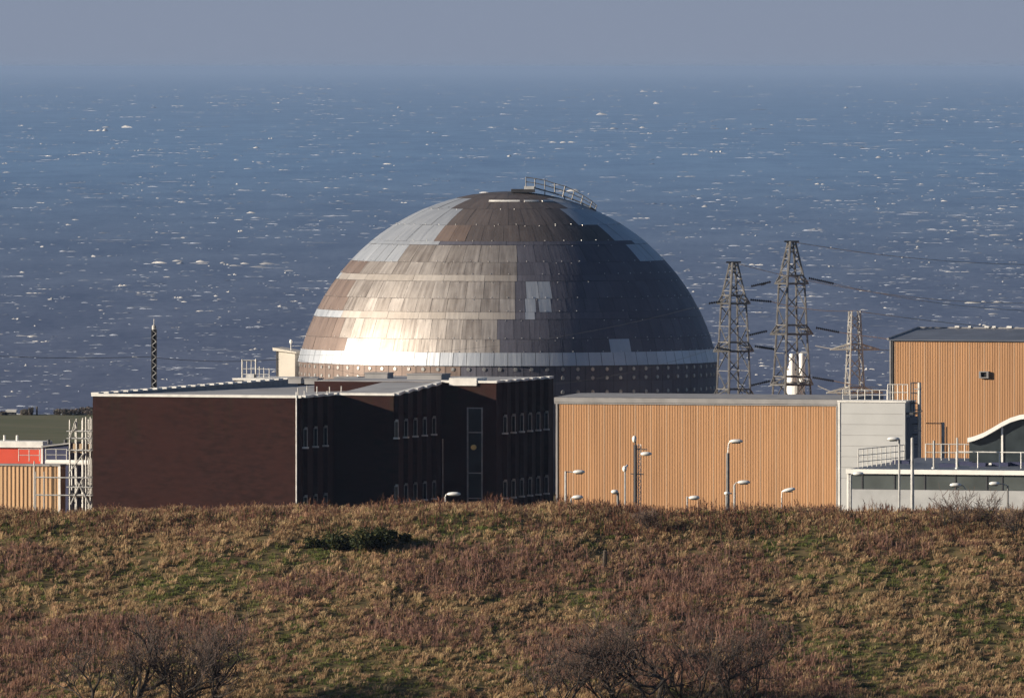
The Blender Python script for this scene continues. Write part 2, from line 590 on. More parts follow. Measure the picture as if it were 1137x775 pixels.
def corr(mb, u0, u1, z0, z1, pitch=.27, dep=.05, v=0., mi=0, joint=0):
    """trapezoid ribbed sheet facing -v"""
    n = max(1, int(round((u1 - u0) / pitch)))
    p = (u1 - u0) / n
    vs, fs, mm = [], [], []
    for i in range(n):
        a = u0 + i * p
        for (q, o) in ((0, 0), (.5, 0), (.62, -dep), (.88, -dep)):
            vs += [(a + q * p, v + o, z0), (a + q * p, v + o, z1)]
    vs += [(u1, v, z0), (u1, v, z1)]
    for j in range(len(vs) // 2 - 1):
        fs.append((2 * j, 2 * j + 2, 2 * j + 3, 2 * j + 1))
        mm.append(1 if (joint and (j % 4 == 2) and ((j // 4) * 7919 % joint == 0)) else mi)
    k = len(mb.f)
    mb.add(vs, fs)
    mb.mi[k:] = mm
    return mb


# ================================================================== BRICK BUILDING
F = frame(333.5, 1180.)
uL = su(F, 103)
d0 = 1180.
zA = zz(F, 0, 0, 441.5)
L1 = sv(F, 371)
uW = su(F, 437, L1)
L2 = sv(F, 490, uW)
uX = su(F, 551, L2)
L3 = sv(F, 614.5, uX)
VB = 63.
zC = zz(F, uX, L3, 419.5)
W0 = GZ
brick = thing('brick_office_building', 'dark brown brick block with flat grey roof and stepped windowed side in shade', 'building', F @ Vector((0, 0, W0)))


def fins(mb, u, v0, v1, n, z0, z1, w=.42):
    """saw-tooth bays in plan along a right-facing wall (u = const): prisms standing proud of it"""
    p = (v1 - v0) / n
    for i in range(n):
        a = v0 + i * p
        mb.prism([(u - .004, a), (u + w, a + .05), (u + w * .9, a + .35), (u - .004, a + p * .96)], z0, z1 if not callable(z1) else z1(a))
    return [v0 + i * p for i in range(n)]


zWing = lambda u, v: zA + (zC - .12 - zA) * max(0, min(1, (v - L1) / (L2 - L1)))
wall = MB(F)
zRoof = lambda u, v: zA - .62 * (v / VB) * (u / uL)
wall.prism([(uL, 0), (0, 0), (0, L3 - 1), (uL + 3, VB), (uL, VB)], W0, lambda u, v: zRoof(u, v) - .03)
wall.build('wall', M['brick'], brick)
b = MB(F)
b.prism([(.003, L1), (uW, L1), (uW, L2 + 4), (.003, L2 + 4)], W0, zWing)
b.build('wing_wall', M['brick'], brick)
b = MB(F)
b.prism([(-7, L2), (uX, L2), (uX, L3), (-7, L3)], W0, zC)
b.build('rear_wing_wall', M['brick'], brick)
bays = MB(F)
sA = fins(bays, 0, .9 * 1.0, L1 - .3, 3, W0, zA - .02)
zw = lambda a: zWing(0, a) - .02
sB = fins(bays, uW, L1 + .2, L2 - .1, 5, W0, zw)
sC = fins(bays, uX, L2 + 2.2, L3 - .4, 6, W0, zC - .02)
bays.build_each('window_bay', M['brick'], brick)
# roofs
rf = MB(F)
rf.prism([(uL + .05, .05), (-.05, .05), (-.05, L3 - 1.05), (uL + 2.95, VB - .05), (uL + .05, VB - .05)], lambda u, v: zRoof(u, v) - .02, lambda u, v: zRoof(u, v) + .06)
rf.build('roof', M['brick_roof'], brick)
rf = MB(F)
rf.prism([(.03, L1 + .03), (uW - .03, L1 + .03), (uW - .03, L2), (.03, L2)], lambda u, v: zWing(u, v) - .02, lambda u, v: zWing(u, v) + .07)
rf.build('roof', M['brick_roof'], brick)
rf = MB(F)
rf.prism([(-6.97, L2 + .03), (uX - .03, L2 + .03), (uX - .03, L3), (-6.97, L3)], zC - .02, zC + .08)
rf.build('roof', M['brick_roof'], brick)
# fascias
fa = MB(F)
fa.box((uL - .12, -.12, zA - .03), (.12, .1, zA + .22))
fa.box((.02, L1 - .12, zA - .03), (uW + .1, L1 + .1, zA + .2))
fa.box((uW + .02, L2 - .12, zC - .05), (uX + .1, L2 + .1, zC + .17))


def scallop(mb, u, v0, v1, n, z, w=.5):
    p = (v1 - v0) / n
    for i in range(n):
        a = v0 + i * p
        za = z(a) if callable(z) else z
        zb = z(a + p) if callable(z) else z
        mb.add([(u - .3, a - .05, za - .03), (u + w, a - .08, za - .03), (u + w, a + .3, za - .03), (u + .1, a + p - .08, zb - .03), (u - .3, a + p - .06, zb - .03),
                (u - .3, a - .05, za + .2), (u + w, a - .08, za + .2), (u + w, a + .3, za + .2), (u + .1, a + p - .08, zb + .2), (u - .3, a + p - .06, zb + .2)],
               [(0, 1, 6, 5), (1, 2, 7, 6), (2, 3, 8, 7), (3, 4, 9, 8), (4, 0, 5, 9), (5, 6, 7, 8, 9), (4, 3, 2, 1, 0)])


scallop(fa, 0, .9, L1 - .3, 3, zA)
scallop(fa, uW, L1 + .2, L2 - .1, 5, lambda a: zWing(0, a))
scallop(fa, uX, L2 + 2.2, L3 - .2, 6, zC)
fa.box((uX - .3, L2 + .12, zC - .02), (uX + .12, L2 + 2.1, zC + .18))
fa.build('fascia', M['white_trim'], brick)
# left parapet with toothed caps
pa = MB(F)
pa.box((uL - .02, .4, zA - 1.2), (uL + .25, VB + .05, zA + .16))
pa.build('parapet', M['blue'] if False else M['grey_trim'], brick)
cp = MB(F)
nT = 21
for i in range(nT):
    a = .8 + i * (VB - 1.4) / nT
    cp.box((uL - .45, a, zA + .12), (uL + .32, a + 1.55, zA + .31))
cp.build_each('parapet_cap', M['white_trim'], brick)
# roof plant
for (X0, X1, Y0, v, dep, mt) in ((452, 490, 418.5, L2 + 6, 3, 'grey_trim'), (371, 397, 419.5, L2 + 12, 2.2, 'grey_trim'), (506, 536.5, 417.5, L2 + 2.0, 4, 'white_trim'),
                                 (320, 334, 420, L2 + 22, 2.5, 'grey_trim'), (338, 352, 421, L2 + 20, 2, 'grey_trim'), (405, 430, 421, L2 + 9, 2., 'grey_trim')):
    u0, u1 = su(F, X0, v), su(F, X1, v)
    zt = zz(F, (u0 + u1) / 2, v, Y0)
    m = MB(F)
    zb = zC + .06 if u0 > -6.9 else zA + .05
    if X0 == 506:
        m.box((u0, L2 - .2, zC - .32), (u1, L2 + 3.2, zC + .42))
    else:
        m.box((u0, v, zb), (u1, v + dep, max(zt, zb + .5)))
        m.box((u0 - .08, v - .08, max(zt, zb + .5)), (u1 + .08, v + dep + .08, max(zt, zb + .5) + .09))
    m.build('roof_unit', M[mt], brick)
vp = MB(F)
for (X, v, h) in ((331, .4, .9), (338, 6, .5), (352, 14, .7), (341, 20, .6), (366, 10, .8), (379, 16, .7), (380, 9, .4)):
    u = su(F, X, v)
    vp.tube((min(u, -.2), v, zA), (min(u, -.2), v, zA + h), .06)
vp.build_each('vent_pipe', M['galv_pale'], brick)


# slit windows of the bays
def slit(u, a, ztop, zbot):
    fr = MB(F)
    fr.box((u + .10, a - .03, zbot), (u + .40, a + .02, ztop))
    w = fr.build('window', M['glass'], brick)
    g = MB(F)
    g.box((u + .06, a - .07, zbot), (u + .10, a + .02, ztop))
    g.box((u + .40, a - .07, zbot), (u + .44, a + .03, ztop))
    g.box((u + .06, a - .06, ztop), (u + .44, a + .02, ztop + .10))
    g.build('frame', M['galv'], w)
    s = MB(F)
    s.box((u + .02, a - .40, zbot - .16), (u + .56, a + .03, zbot))
    s.build('sill', M['white_trim'], w)
    s = MB(F)
    s.box((u + .16, a - .10, ztop + .10), (u + .42, a + .03, ztop + .24))
    s.build('lintel', M['galv_pale'], w)


for lst, u, Yt, Yb, Yt2, Yb2 in ((sA, 0, 476, 495, 551, 570), (sB, uW, 466.5, 483.5, 538, 555), (sC, uX, 460.5, 477.5, 532, 549)):
    mid = lst[len(lst) // 2]
    for a in lst:
        slit(u, a, zz(F, u, mid, Yt), zz(F, u, mid, Yb))
        slit(u, a, zz(F, u, mid, Yt2), zz(F, u, mid, Yb2))
# stair window on the recessed rear wing wall
u0, u1 = su(F, 519.5, L2), su(F, 535.5, L2)
zt, zb = zz(F, u0, L2, 453), W0 + .5
st = MB(F)
st.box((u0, L2 - .04, zb), (u1, L2 + .02, zt))
stw = st.build('stair_window', M['glass'], brick)
fr = MB(F)
for u in (u0, u1):
    fr.box((u - .07, L2 - .1, zb), (u + .07, L2 - .045, zt + .07))
for Y in (453, 480, 525, 553):
    z = zz(F, u0, L2, Y)
    fr.box((u0 + .07, L2 - .1, z - .05), (u1 - .07, L2 - .045, z + .05))
fr.build('frame', M['galv'], stw)
lp = MB(F)
uc = su(F, 526.5, L2)
zc_ = zz(F, uc, L2, 496.5)
lp.tube((uc, L2 - .3, zc_), (uc, L2 - .05, zc_), .26, 12)
lp.build('bulkhead_light', M['yellow'], brick)
dp = MB(F)
dp.tube((-.35, -.12, W0), (-.35, -.12, zA + .55), .08)
dp.build('downpipe', M['galv'], brick)
dp = MB(F)
dp.tube((su(F, 492, L2), L2 - .12, W0), (su(F, 492, L2), L2 - .12, zz(F, uW, L2, 487)), .06)
dp.build('downpipe', M['galv'], brick)

# ================================================================== REACTOR DOME
DD = 1300.
C = Vector((px(564, DD), DD, pz(450.5, DD)))
RR = 237.5 * K * DD


def lat_of(Yc):
    lat = .5
    for _ in range(12):
        d = DD - RR * math.cos(lat) * .8
        lat = math.asin(max(-1, min(.9999, (pz(Yc, d) - C.z) / RR)))
    return lat


def th_of(X, lat):
    th = 0.
    for _ in range(12):
        d = DD - RR * math.cos(lat) * math.cos(th)
        s = (px(X, d) - C.x) / (RR * math.cos(lat))
        th = math.asin(max(-1, min(1, s)))
    return th


def sp(lat, th, r):
    return (C.x + r * math.cos(lat) * math.sin(th), C.y - r * math.cos(lat) * math.cos(th), C.z + r * math.sin(lat))


dome = thing('reactor_dome', 'huge weathered metal clad reactor dome patched with silver and brown sheets', 'dome', (C.x, C.y, GZ))
T, B, S, D, Cp, Pl = 0, 1, 2, 3, 4, 5
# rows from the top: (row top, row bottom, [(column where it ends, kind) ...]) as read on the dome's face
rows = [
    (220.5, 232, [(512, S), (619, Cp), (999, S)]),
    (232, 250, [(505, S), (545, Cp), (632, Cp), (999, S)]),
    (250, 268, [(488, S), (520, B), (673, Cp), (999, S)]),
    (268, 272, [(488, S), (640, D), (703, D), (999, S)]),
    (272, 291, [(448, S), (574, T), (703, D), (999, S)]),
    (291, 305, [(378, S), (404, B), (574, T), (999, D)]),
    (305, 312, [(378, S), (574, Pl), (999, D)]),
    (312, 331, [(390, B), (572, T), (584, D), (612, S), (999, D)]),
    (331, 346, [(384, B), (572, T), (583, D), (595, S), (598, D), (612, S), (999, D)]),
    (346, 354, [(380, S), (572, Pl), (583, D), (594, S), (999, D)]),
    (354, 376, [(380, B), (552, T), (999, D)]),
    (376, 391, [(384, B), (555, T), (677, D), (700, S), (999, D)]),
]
V, Fc, MI, UV, PT = [], [], [], [], []


def panel(la0, la1, t0, t1, mi, rr, tone):
    nu = max(2, int((t1 - t0) / R(1.7)) + 1)
    nv = 3 if la1 - la0 > R(2.2) else 2
    gap = .016 / RR
    cl = max(.08, math.cos((la0 + la1) / 2))
    jit = [random.uniform(-.018, .018) for _ in range(4)]
    base = len(V)
    for j in range(nv + 1):
        q = j / nv
        la = lerp(la0 + gap, la1 - gap, q)
        for i in range(nu + 1):
            p = i / nu
            th = lerp(t0 + gap / cl, t1 - gap / cl, p)
            dz = lerp(lerp(jit[0], jit[1], p), lerp(jit[2], jit[3], p), q) + .02 * math.sin(math.pi * p) * random.uniform(-.6, .6)
            V.append(sp(la, th, rr + dz))
    for j in range(nv):
        for i in range(nu):
            a = base + j * (nu + 1) + i
            Fc.append((a, a + 1, a + nu + 2, a + nu + 1)); MI.append(mi); PT.append(tone)
            for (ii, jj) in ((i, j), (i + 1, j), (i + 1, j + 1), (i, j + 1)):
                UV.append((lerp(t0, t1, ii / nu) * RR * cl + rr * 0, lerp(la0, la1, jj / nv) * RR))


studs = MB()


def stud(lat, th, r=RR, s=.10, h=.06):
    p = Vector(sp(lat, th, r - .02)); q = Vector(sp(lat, th, r + h))
    studs.tube(p, q, s, 5, s * .7)


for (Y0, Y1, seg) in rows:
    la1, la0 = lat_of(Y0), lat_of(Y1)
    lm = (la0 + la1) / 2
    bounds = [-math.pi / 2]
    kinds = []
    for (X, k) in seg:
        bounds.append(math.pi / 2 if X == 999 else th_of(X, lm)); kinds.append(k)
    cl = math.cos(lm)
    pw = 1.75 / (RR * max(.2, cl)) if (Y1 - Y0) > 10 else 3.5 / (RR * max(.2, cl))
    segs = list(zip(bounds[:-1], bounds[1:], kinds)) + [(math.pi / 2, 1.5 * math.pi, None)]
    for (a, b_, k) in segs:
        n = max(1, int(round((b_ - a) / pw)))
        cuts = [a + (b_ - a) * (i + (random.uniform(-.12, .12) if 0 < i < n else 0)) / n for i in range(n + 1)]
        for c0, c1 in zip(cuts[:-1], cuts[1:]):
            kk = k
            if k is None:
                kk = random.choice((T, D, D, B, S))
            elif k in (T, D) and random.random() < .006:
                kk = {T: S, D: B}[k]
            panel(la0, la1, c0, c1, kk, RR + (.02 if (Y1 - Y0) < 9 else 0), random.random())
            if (Y1 - Y0) > 13 and Y0 > 225:
                if random.random() < .75: stud(la0 + .006, lerp(c0, c1, .5), s=.06)
                if random.random() < .4: stud(la1 - .006, lerp(c0, c1, .5), s=.05)
# top cap
la = lat_of(220.5)
capl = [la, lerp(la, math.pi / 2, .35), lerp(la, math.pi / 2, .7), R(89.8)]
for l0, l1 in zip(capl[:-1], capl[1:]):
    for i in range(24):
        panel(l0, l1, -math.pi / 2 + i * math.pi / 12, -math.pi / 2 + (i + 1) * math.pi / 12, Cp, RR, random.random())
# studded skirt below the equatorial band
laB0 = lat_of(405.5); laB1 = lat_of(391)
rS = RR * math.cos(laB0) - .05
zS = C.z + RR * math.sin(laB0)


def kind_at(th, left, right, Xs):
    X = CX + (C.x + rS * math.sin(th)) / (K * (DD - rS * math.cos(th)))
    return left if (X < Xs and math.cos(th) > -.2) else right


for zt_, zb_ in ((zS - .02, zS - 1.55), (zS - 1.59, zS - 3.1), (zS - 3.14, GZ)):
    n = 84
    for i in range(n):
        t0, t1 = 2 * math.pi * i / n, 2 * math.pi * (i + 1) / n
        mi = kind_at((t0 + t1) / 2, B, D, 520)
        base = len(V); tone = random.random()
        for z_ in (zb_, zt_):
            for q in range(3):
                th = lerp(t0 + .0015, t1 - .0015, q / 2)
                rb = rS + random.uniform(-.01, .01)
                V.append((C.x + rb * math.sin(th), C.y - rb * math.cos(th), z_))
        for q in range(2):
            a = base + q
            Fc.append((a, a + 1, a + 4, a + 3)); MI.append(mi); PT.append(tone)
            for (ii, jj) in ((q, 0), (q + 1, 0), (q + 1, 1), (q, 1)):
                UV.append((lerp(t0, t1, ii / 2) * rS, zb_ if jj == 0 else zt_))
        th = (t0 + t1) / 2
        for dz in (-.35, -1.25, -2.7):
            p = Vector((C.x + (rS - .02) * math.sin(th), C.y - (rS - .02) * math.cos(th), zS + dz))
            e = Vector((math.sin(th), -math.cos(th), 0))
            studs.tube(p, p + e * .09, .23, 6, .20)
me = bpy.data.meshes.new('cladding')
off = dome.location
me.from_pydata([(v[0] - off.x, v[1] - off.y, v[2] - off.z) for v in V], [], Fc)
for m in ('panel_tan', 'panel_brown', 'panel_silver', 'panel_dark', 'panel_cap', 'panel_pale'):
    me.materials.append(M[m])
me.polygons.foreach_set('material_index', MI)
me.polygons.foreach_set('use_smooth', [True] * len(Fc))
uvl = me.uv_layers.new(name='UVMap')
uvl.data.foreach_set('uv', np.array(UV, np.float32).ravel())
at = me.attributes.new('panel', 'FLOAT', 'FACE')
at.data.foreach_set('value', np.array(PT, np.float32))
o = bpy.data.objects.new('cladding', me); COL.objects.link(o); o.parent = dome
# silver band standing proud
V2, F2, UV2, PT2 = [], [], [], []
n = 96
for i in range(n):
    t0, t1 = 2 * math.pi * i / n, 2 * math.pi * (i + 1) / n
    base = len(V2)
    tone = random.random()
    for la in (laB0, laB1):
        for q in range(3):
            V2.append(sp(la, lerp(t0 + .0012, t1 - .0012, q / 2), RR + .10 + random.uniform(-.008, .008)))
    for q in range(2):
        a = base + q
        F2.append((a, a + 1, a + 4, a + 3)); PT2.append(tone)
        for (ii, jj) in ((q, 0), (q + 1, 0), (q + 1, 1), (q, 1)):
            UV2.append((lerp(t0, t1, ii / 2) * RR, (laB0, laB1)[jj] * RR))
me = bpy.data.meshes.new('band')
me.from_pydata([(v[0] - off.x, v[1] - off.y, v[2] - off.z) for v in V2], [], F2)
me.materials.append(M['panel_silver'])
me.polygons.foreach_set('use_smooth', [True] * len(F2))
uvl = me.uv_layers.new(name='UVMap'); uvl.data.foreach_set('uv', np.array(UV2, np.float32).ravel())
at = me.attributes.new('panel', 'FLOAT', 'FACE'); at.data.foreach_set('value', np.array(PT2, np.float32))
o = bpy.data.objects.new('band', me); COL.objects.link(o); o.parent = dome
studs.build('rivet', M['rivet'], dome)
# inner shell that closes the seams
sh = MB()
prof = [(RR * math.cos(l) - .07, RR * math.sin(l)) for l in [laB0 + (R(89.9) - laB0) * i / 40 for i in range(41)]]
sh.lathe([(rS - .07, GZ - C.z)] + [(max(.02, r), z) for r, z in prof], C, 96)
sh.build('inner_shell', M['dark_trim'], dome, smooth=True)
# raised white strips imitating glints under the cap
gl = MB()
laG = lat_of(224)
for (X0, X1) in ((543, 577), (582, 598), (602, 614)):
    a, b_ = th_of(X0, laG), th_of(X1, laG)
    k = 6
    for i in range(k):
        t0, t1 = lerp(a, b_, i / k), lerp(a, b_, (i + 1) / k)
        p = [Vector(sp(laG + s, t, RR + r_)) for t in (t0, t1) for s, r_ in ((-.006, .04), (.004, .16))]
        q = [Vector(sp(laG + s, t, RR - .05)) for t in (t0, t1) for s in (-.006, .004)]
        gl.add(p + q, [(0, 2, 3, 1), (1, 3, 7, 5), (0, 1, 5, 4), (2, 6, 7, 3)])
gl.build_each('cap_glint_strip', M['white_trim'], dome, 6)
# top platform and curved stair with its railings
topz = C.z + RR
pl = MB()
dT = DD - 1
p0, p1 = P(567.5, 212, dT), P(594, 212, dT)
zq = pz(211.5, dT)
pl.box((p0.x, dT - 1.6, zq - .22), (p1.x, dT + 1.6, zq + .12))
plat = pl.build('top_platform', M['dark_trim'], dome)
w = MB()
pa_, pb_ = P(582, 209, dT), P(593, 209, dT)
w.box((pa_.x, dT - 1.2, zq + .12), (pb_.x, dT + 1.2, zq + .42))
w.build('hatch_box', M['white_trim'], plat)
legs = MB()
for X in (571, 580, 590):
    for s in (-1.3, 1.3):
        legs.tube((px(X, dT), dT + s, zq - .2), (px(X, dT), dT + s, C.z + math.sqrt(max(1, RR ** 2 - (px(X, dT) - C.x) ** 2 - s * s)) - .1), .06)
legs.build_each('platform_leg', M['dark_trim'], plat)
stn = [(584, 206, 197), (594, 207.5, 198.5), (605, 210.5, 200.5), (616, 213.5, 204), (627, 217, 207), (637, 220.5, 211.5), (647, 224.5, 217), (657, 229.5, 223.5), (662, 233, 228)]
for side in (0,):
    trd = MB()
    for a, b_ in zip(stn[:-1], stn[1:]):
        for s in (-.55, .55):
            trd.tube((px(a[0], dT), dT + s, pz(a[1] + 1.5, dT)), (px(b_[0], dT), dT + s, pz(b_[1] + 1.5, dT)), .07, 5)
        for k in range(4):
            q = k / 4
            x_, z_ = px(lerp(a[0], b_[0], q), dT), pz(lerp(a[1], b_[1], q) + 1.5, dT)
            trd.box((x_ - .14, dT - .5, z_ - .02), (x_ + .14, dT + .5, z_ + .02))
    stair = trd.build('stair', M['galv_dark'], dome)
    hr = MB()
    for s in (-.6, .6):
        for a, b_ in zip(stn[:-1], stn[1:]):
            for q in (0, .55):
                pa1 = (px(a[0], dT), dT + s, pz(lerp(a[2], a[1], q), dT)); pb1 = (px(b_[0], dT), dT + s, pz(lerp(b_[2], b_[1], q), dT))
                hr.tube(pa1, pb1, .045, 5)
        for i, a in enumerate(stn):
            lean = 2.2 if i > 3 else 0
            hr.tube((px(a[0] - lean, dT), dT + s, pz(a[1] + 2, dT)), (px(a[0] + lean * .3, dT), dT + s, pz(a[2], dT)), .075 if i in (3, 4) else .055, 5)
    hr.build_each('handrail', M['galv_dark'], stair, (len(stn) - 1) * 2 + len(stn))
# stair supports
spb = MB()
for a in stn[2:-1:2]:
    spb.tube((px(a[0], dT), dT, pz(a[1] + 2, dT)), (px(a[0], dT), dT, C.z + math.sqrt(RR ** 2 - (px(a[0], dT) - C.x) ** 2) - .1), .05)
spb.build_each('stair_support', M['galv_dark'], dome)

# ================================================================== ORANGE SHED (long)
F = frame(930, 1174.)
u0, u1 = su(F, 617), su(F, 938)
zt = zz(F, 0, 0, 449)
shed = thing('long_orange_shed', 'long low orange ribbed metal shed with grey flashing below the dome', 'building', F @ Vector(((u0 + u1) / 2, 0, GZ)))
w = MB(F)
corr(w, u0, u1, GZ, zt, .26, .02, 0, 0, 6)
w.build('front_cladding', [M['orange'], M['orange_pale']], shed)
w = MB(F)
w.box((u0, .02, GZ), (u1, 14, zt - .05))
w.build('wall', M['orange'], shed)
r = MB(F)
ridge = zt + .66
r.add([(u0 - .1, -.05, zt + .47), (u1 + .1, -.05, zt + .47), (u1 + .1, 8, ridge), (u0 - .1, 8, ridge), (u0 - .1, 15, zt + .5), (u1 + .1, 15, zt + .5)],
      [(0, 1, 2, 3), (3, 2, 5, 4)])
r.add([(u0, 0, zt - .1), (u1, 0, zt - .1), (u1, 14, zt - .1), (u0, 14, zt - .1), (u0, 0, zt + .42), (u1, 0, zt + .42), (u1, 8, ridge - .05), (u0, 8, ridge - .05), (u1, 14, zt + .45), (u0, 14, zt + .45)],
      [(1, 2, 8, 6, 5), (3, 0, 4, 7, 9), (2, 3, 9, 8)])
r.build('roof', M['grey_trim'], shed)
g = MB(F)
g.box((u0 - .1, -.2, zt), (u1 + .1, -.01, zt + .45))
g.build('flashing', M['grey_trim'], shed)
g = MB(F)
g.box((u0 - .1, -.12, zt - .16), (u1, -.06, zt - .003))
uE = su(F, 618.5)
g.box((uE - .1, -.11, GZ), (uE + .08, -.06, zt - .17))
uE = su(F, 928.5)
g.box((uE, -.11, GZ), (uE + .12, -.06, zt - .17))
g.build('corner_strip', M['grey_trim'], shed)

# ================================================================== TALL ORANGE HALL
F = frame(988, 1246.)
zt = zz(F, 0, 0, 377)
hall = thing('tall_orange_hall', 'tall orange ribbed metal hall with slate blue roof and small wall vent', 'building', F @ Vector((0, 0, GZ)))
uR = su(F, 1260)
w = MB(F)
corr(w, .35, uR, GZ, zt, .26, .02, 0, 0, 6)
w.build('front_cladding', [M['orange'], M['orange_pale']], hall)
w = MB(F)
w.box((0, .02, GZ), (uR, 22, zt - .05))
w.build('wall', M['orange'], hall)
r = MB(F)
zr = zt + .95
r.add([(-.15, -.2, zt + .02), (uR, -.2, zt + .02), (uR, 10, zr), (.3, 10, zr), (uR, 22.2, zt + .02), (-.15, 22.2, zt + .02)], [(0, 1, 2, 3), (3, 2, 4, 5)])
r.add([(-.15, -.2, zt - .1), (uR, -.2, zt - .1), (uR, -.2, zt + .018), (-.15, -.2, zt + .018)], [(0, 1, 2, 3)])
r.build('roof', M['blue_roof'], hall)
g = MB(F)
g.tube((-.15, -.22, zt + .05), (.3, 10, zr + .04), .13, 6)
g.tube((.3, 10, zr + .04), (uR, 10, zr + .04), .09, 6)
g.build('roof_edge', M['grey_trim'], hall)
for X, wd in ((1063, 5), (1077, 3), (1096, 5), (1104, 4), (1121, 6)):
    g = MB(F)
    uu = su(F, X, 10)
    g.box((uu - wd * .045, 9.8, zr + .08), (uu + wd * .045, 10.2, zr + .26))
    g.build('ridge_vent', M['white_trim'], hall)
g = MB(F)
g.box((0, -.14, GZ), (.14, .0, zt - .02), 0)
g.box((.145, -.1, GZ), (.34, .0, zt - .02), 1)
g.box((.34, -.10, zt - .19), (uR, -.06, zt - .101), 1)
g.build('corner_strip', [M['grey_trim'], M['dark_trim']], hall)
uv_, zv = su(F, 1093), zz(F, su(F, 1093), 0, 416)
g = MB(F)
for (a, b_) in (((-.5, -.35), (.5, -.25)), ((-.5, .25), (.5, .35)), ((-.5, -.25), (-.3, .25)), ((.3, -.25), (.5, .25))):
    g.box((uv_ + a[0], -.32, zv + a[1]), (uv_ + b_[0], -.06, zv + b_[1]))
vent = g.build('wall_vent', M['grey_trim'], hall)
g = MB(F)
g.box((uv_ - .298, -.12, zv - .248), (uv_ + .298, -.06, zv + .248))
g.build('vent_opening', M['black'], vent)

# ================================================================== WHITE BLOCK
F = frame(1005, 1167.)
uL = su(F, 931)
zt = zz(F, 0, 0, 447)
blk = thing('white_panel_block', 'plain white panelled block between the long orange shed and glazed building', 'building', F @ Vector((uL / 2, 0, GZ)))
w = MB(F)
vS = sv(F, 1016)
w.box((uL, 0, GZ), (0, vS, zt))
w.build('wall', M['white_panel'], blk)
g = MB(F)
for i in range(7):
    z = lerp(zt - 1.1, zt - 7.2, i / 6)
    g.box((uL + .25, -.012, z), (-.25, .0, z + .035))
g.build_each('panel_joint', M['grey_trim'], blk)
g = MB(F)
g.box((uL - .1, -.1, zt), (.1, vS, zt + .16))
g.box((uL - .06, -.06, GZ), (uL + .16, -.013, zt - .01))
g.build('edge_trim', M['white_trim'], blk)
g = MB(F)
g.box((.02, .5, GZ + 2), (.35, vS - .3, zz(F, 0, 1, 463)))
g.build('side_shade_box', M['blue_roof'], blk)  # dark blue box put in for the shade on the block's side
g = MB(F)
zl = zz(F, .3, 1, 459)
g.box((.02, .2, zl - .12), (.75, .45, zl + .12)); g.tube((.4, .3, zl), (1.6, .3, zl + .25), .06)
g.build('side_lamp', M['dark_trim'], blk)


def railing(name, label, pts, h, mat_, posts=None, r=.04, rails=2, every=1.2, grp='railings around the flat roofs'):
    """pts: base line points (world). posts every so many metres, horizontal rails above"""
    t = thing(name, label, 'railing', pts[0], grp)
    pm, rm = MB(), MB()
    for a, b_ in zip(pts[:-1], pts[1:]):
        a, b_ = Vector(a), Vector(b_)
        n = max(1, int(round((b_ - a).length / every)))
        for i in range(n + 1):
            q = a.lerp(b_, i / n)
            pm.tube(q, q + Vector((0, 0, h)), r * 1.15, 5)
        for k in range(rails):
            dz = Vector((0, 0, h * (k + 1) / rails - .02))
            rm.tube(a + dz, b_ + dz, r, 5)
    pm.build_each('post', mat_, t)
    rm.build_each('rail', mat_, t)
    return t


zr_ = zt + .16
railing('roof_railing', 'pale railing on top of the white block below the pale pylon', [F @ Vector((su(F, 936, 3), 3, zr_)), F @ Vector((su(F, 985, 3), 3, zr_))], .95, M['galv_pale'], every=.75)
railing('roof_railing', 'close white pickets on the white block against the tall orange hall', [F @ Vector((su(F, 986, 2.4), 2.4, zr_)), F @ Vector((su(F, 1008, 2.4), 2.4, zr_))], 1.5, M['galv_pale'], every=.48, r=.05)
# ladder cage on the block's corner
cg = thing('ladder_cage', 'dark hooped ladder cage rising above the white block corner', 'ladder', F @ Vector((.3, 1.5, zt - 5)))
m = MB(F)
zc1 = zz(F, .5, 1.5, 425)
for (u, v) in ((.25, 1.2), (.95, 1.2), (.25, 2.0), (.95, 2.0)):
    m.tube((u, v, zt - 4.5), (u, v, zc1), .065, 6)
for k in range(7):
    z = lerp(zt - 4, zc1, k / 6)
    for p, q in (((.25, 1.2), (.95, 1.2)), ((.95, 1.2), (.95, 2.0)), ((.25, 2.0), (.95, 2.0)), ((.25, 1.2), (.25, 2.0))):
        m.tube((*p, z), (*q, z), .05, 5)
m.build('cage', M['dark_trim'], cg)
m = MB(F)
for k in range(22):
    z = lerp(zt - 4.4, zc1, k / 22)
    m.tube((.35, 2.0, z), (.85, 2.0, z), .02, 4)
m.build('rung', M['galv'], cg)
# tall pale pipe
m = MB(F)
up = su(F, 1021, 1.0)
m.tube((up, 1.0, GZ), (up, 1.0, zz(F, up, 1, 425)), .17, 10)
stk = thing('vent_stack', 'pale grey vertical pipe beside the ladder cage', 'pipe', F @ Vector((up, 1, GZ)))
m.build('pipe', M['galv_pale'], stk)
m = MB(F)
for Y in (432, 455, 478):
    z = zz(F, up, 1, Y)
    m.box((up - .5, .9, z - .05), (up - .15, 1.1, z + .05)); m.lathe([(.2, -.06), (.2, .06)], (up, 1, z), 10)
m.build_each('bracket', M['grey_trim'], stk, 2)
m = MB(F)
u2 = su(F, 1030, 3)
u3 = su(F, 1047, 3)
zg = zz(F, u2, 3, 470)
tp = thing('pipe_gantry', 'slim dark pipe frame standing before the tall orange hall', 'pipe', F @ Vector((u2, 3, GZ)))
m.tube((up + .1, 3, zg), (u3, 3, zg), .05)
m.build('crossbar', M['galv_dark'], tp)
m = MB(F)
m.tube((u3, 3, GZ), (u3, 3, zg + .1), .16, 8)
m.build('post', M['galv'], tp)
m = MB(F)
m.tube((u3 + .35, 3, GZ), (u3 + .35, 3, zg - .3), .05)
m.build('downpipe', M['dark_trim'], tp)

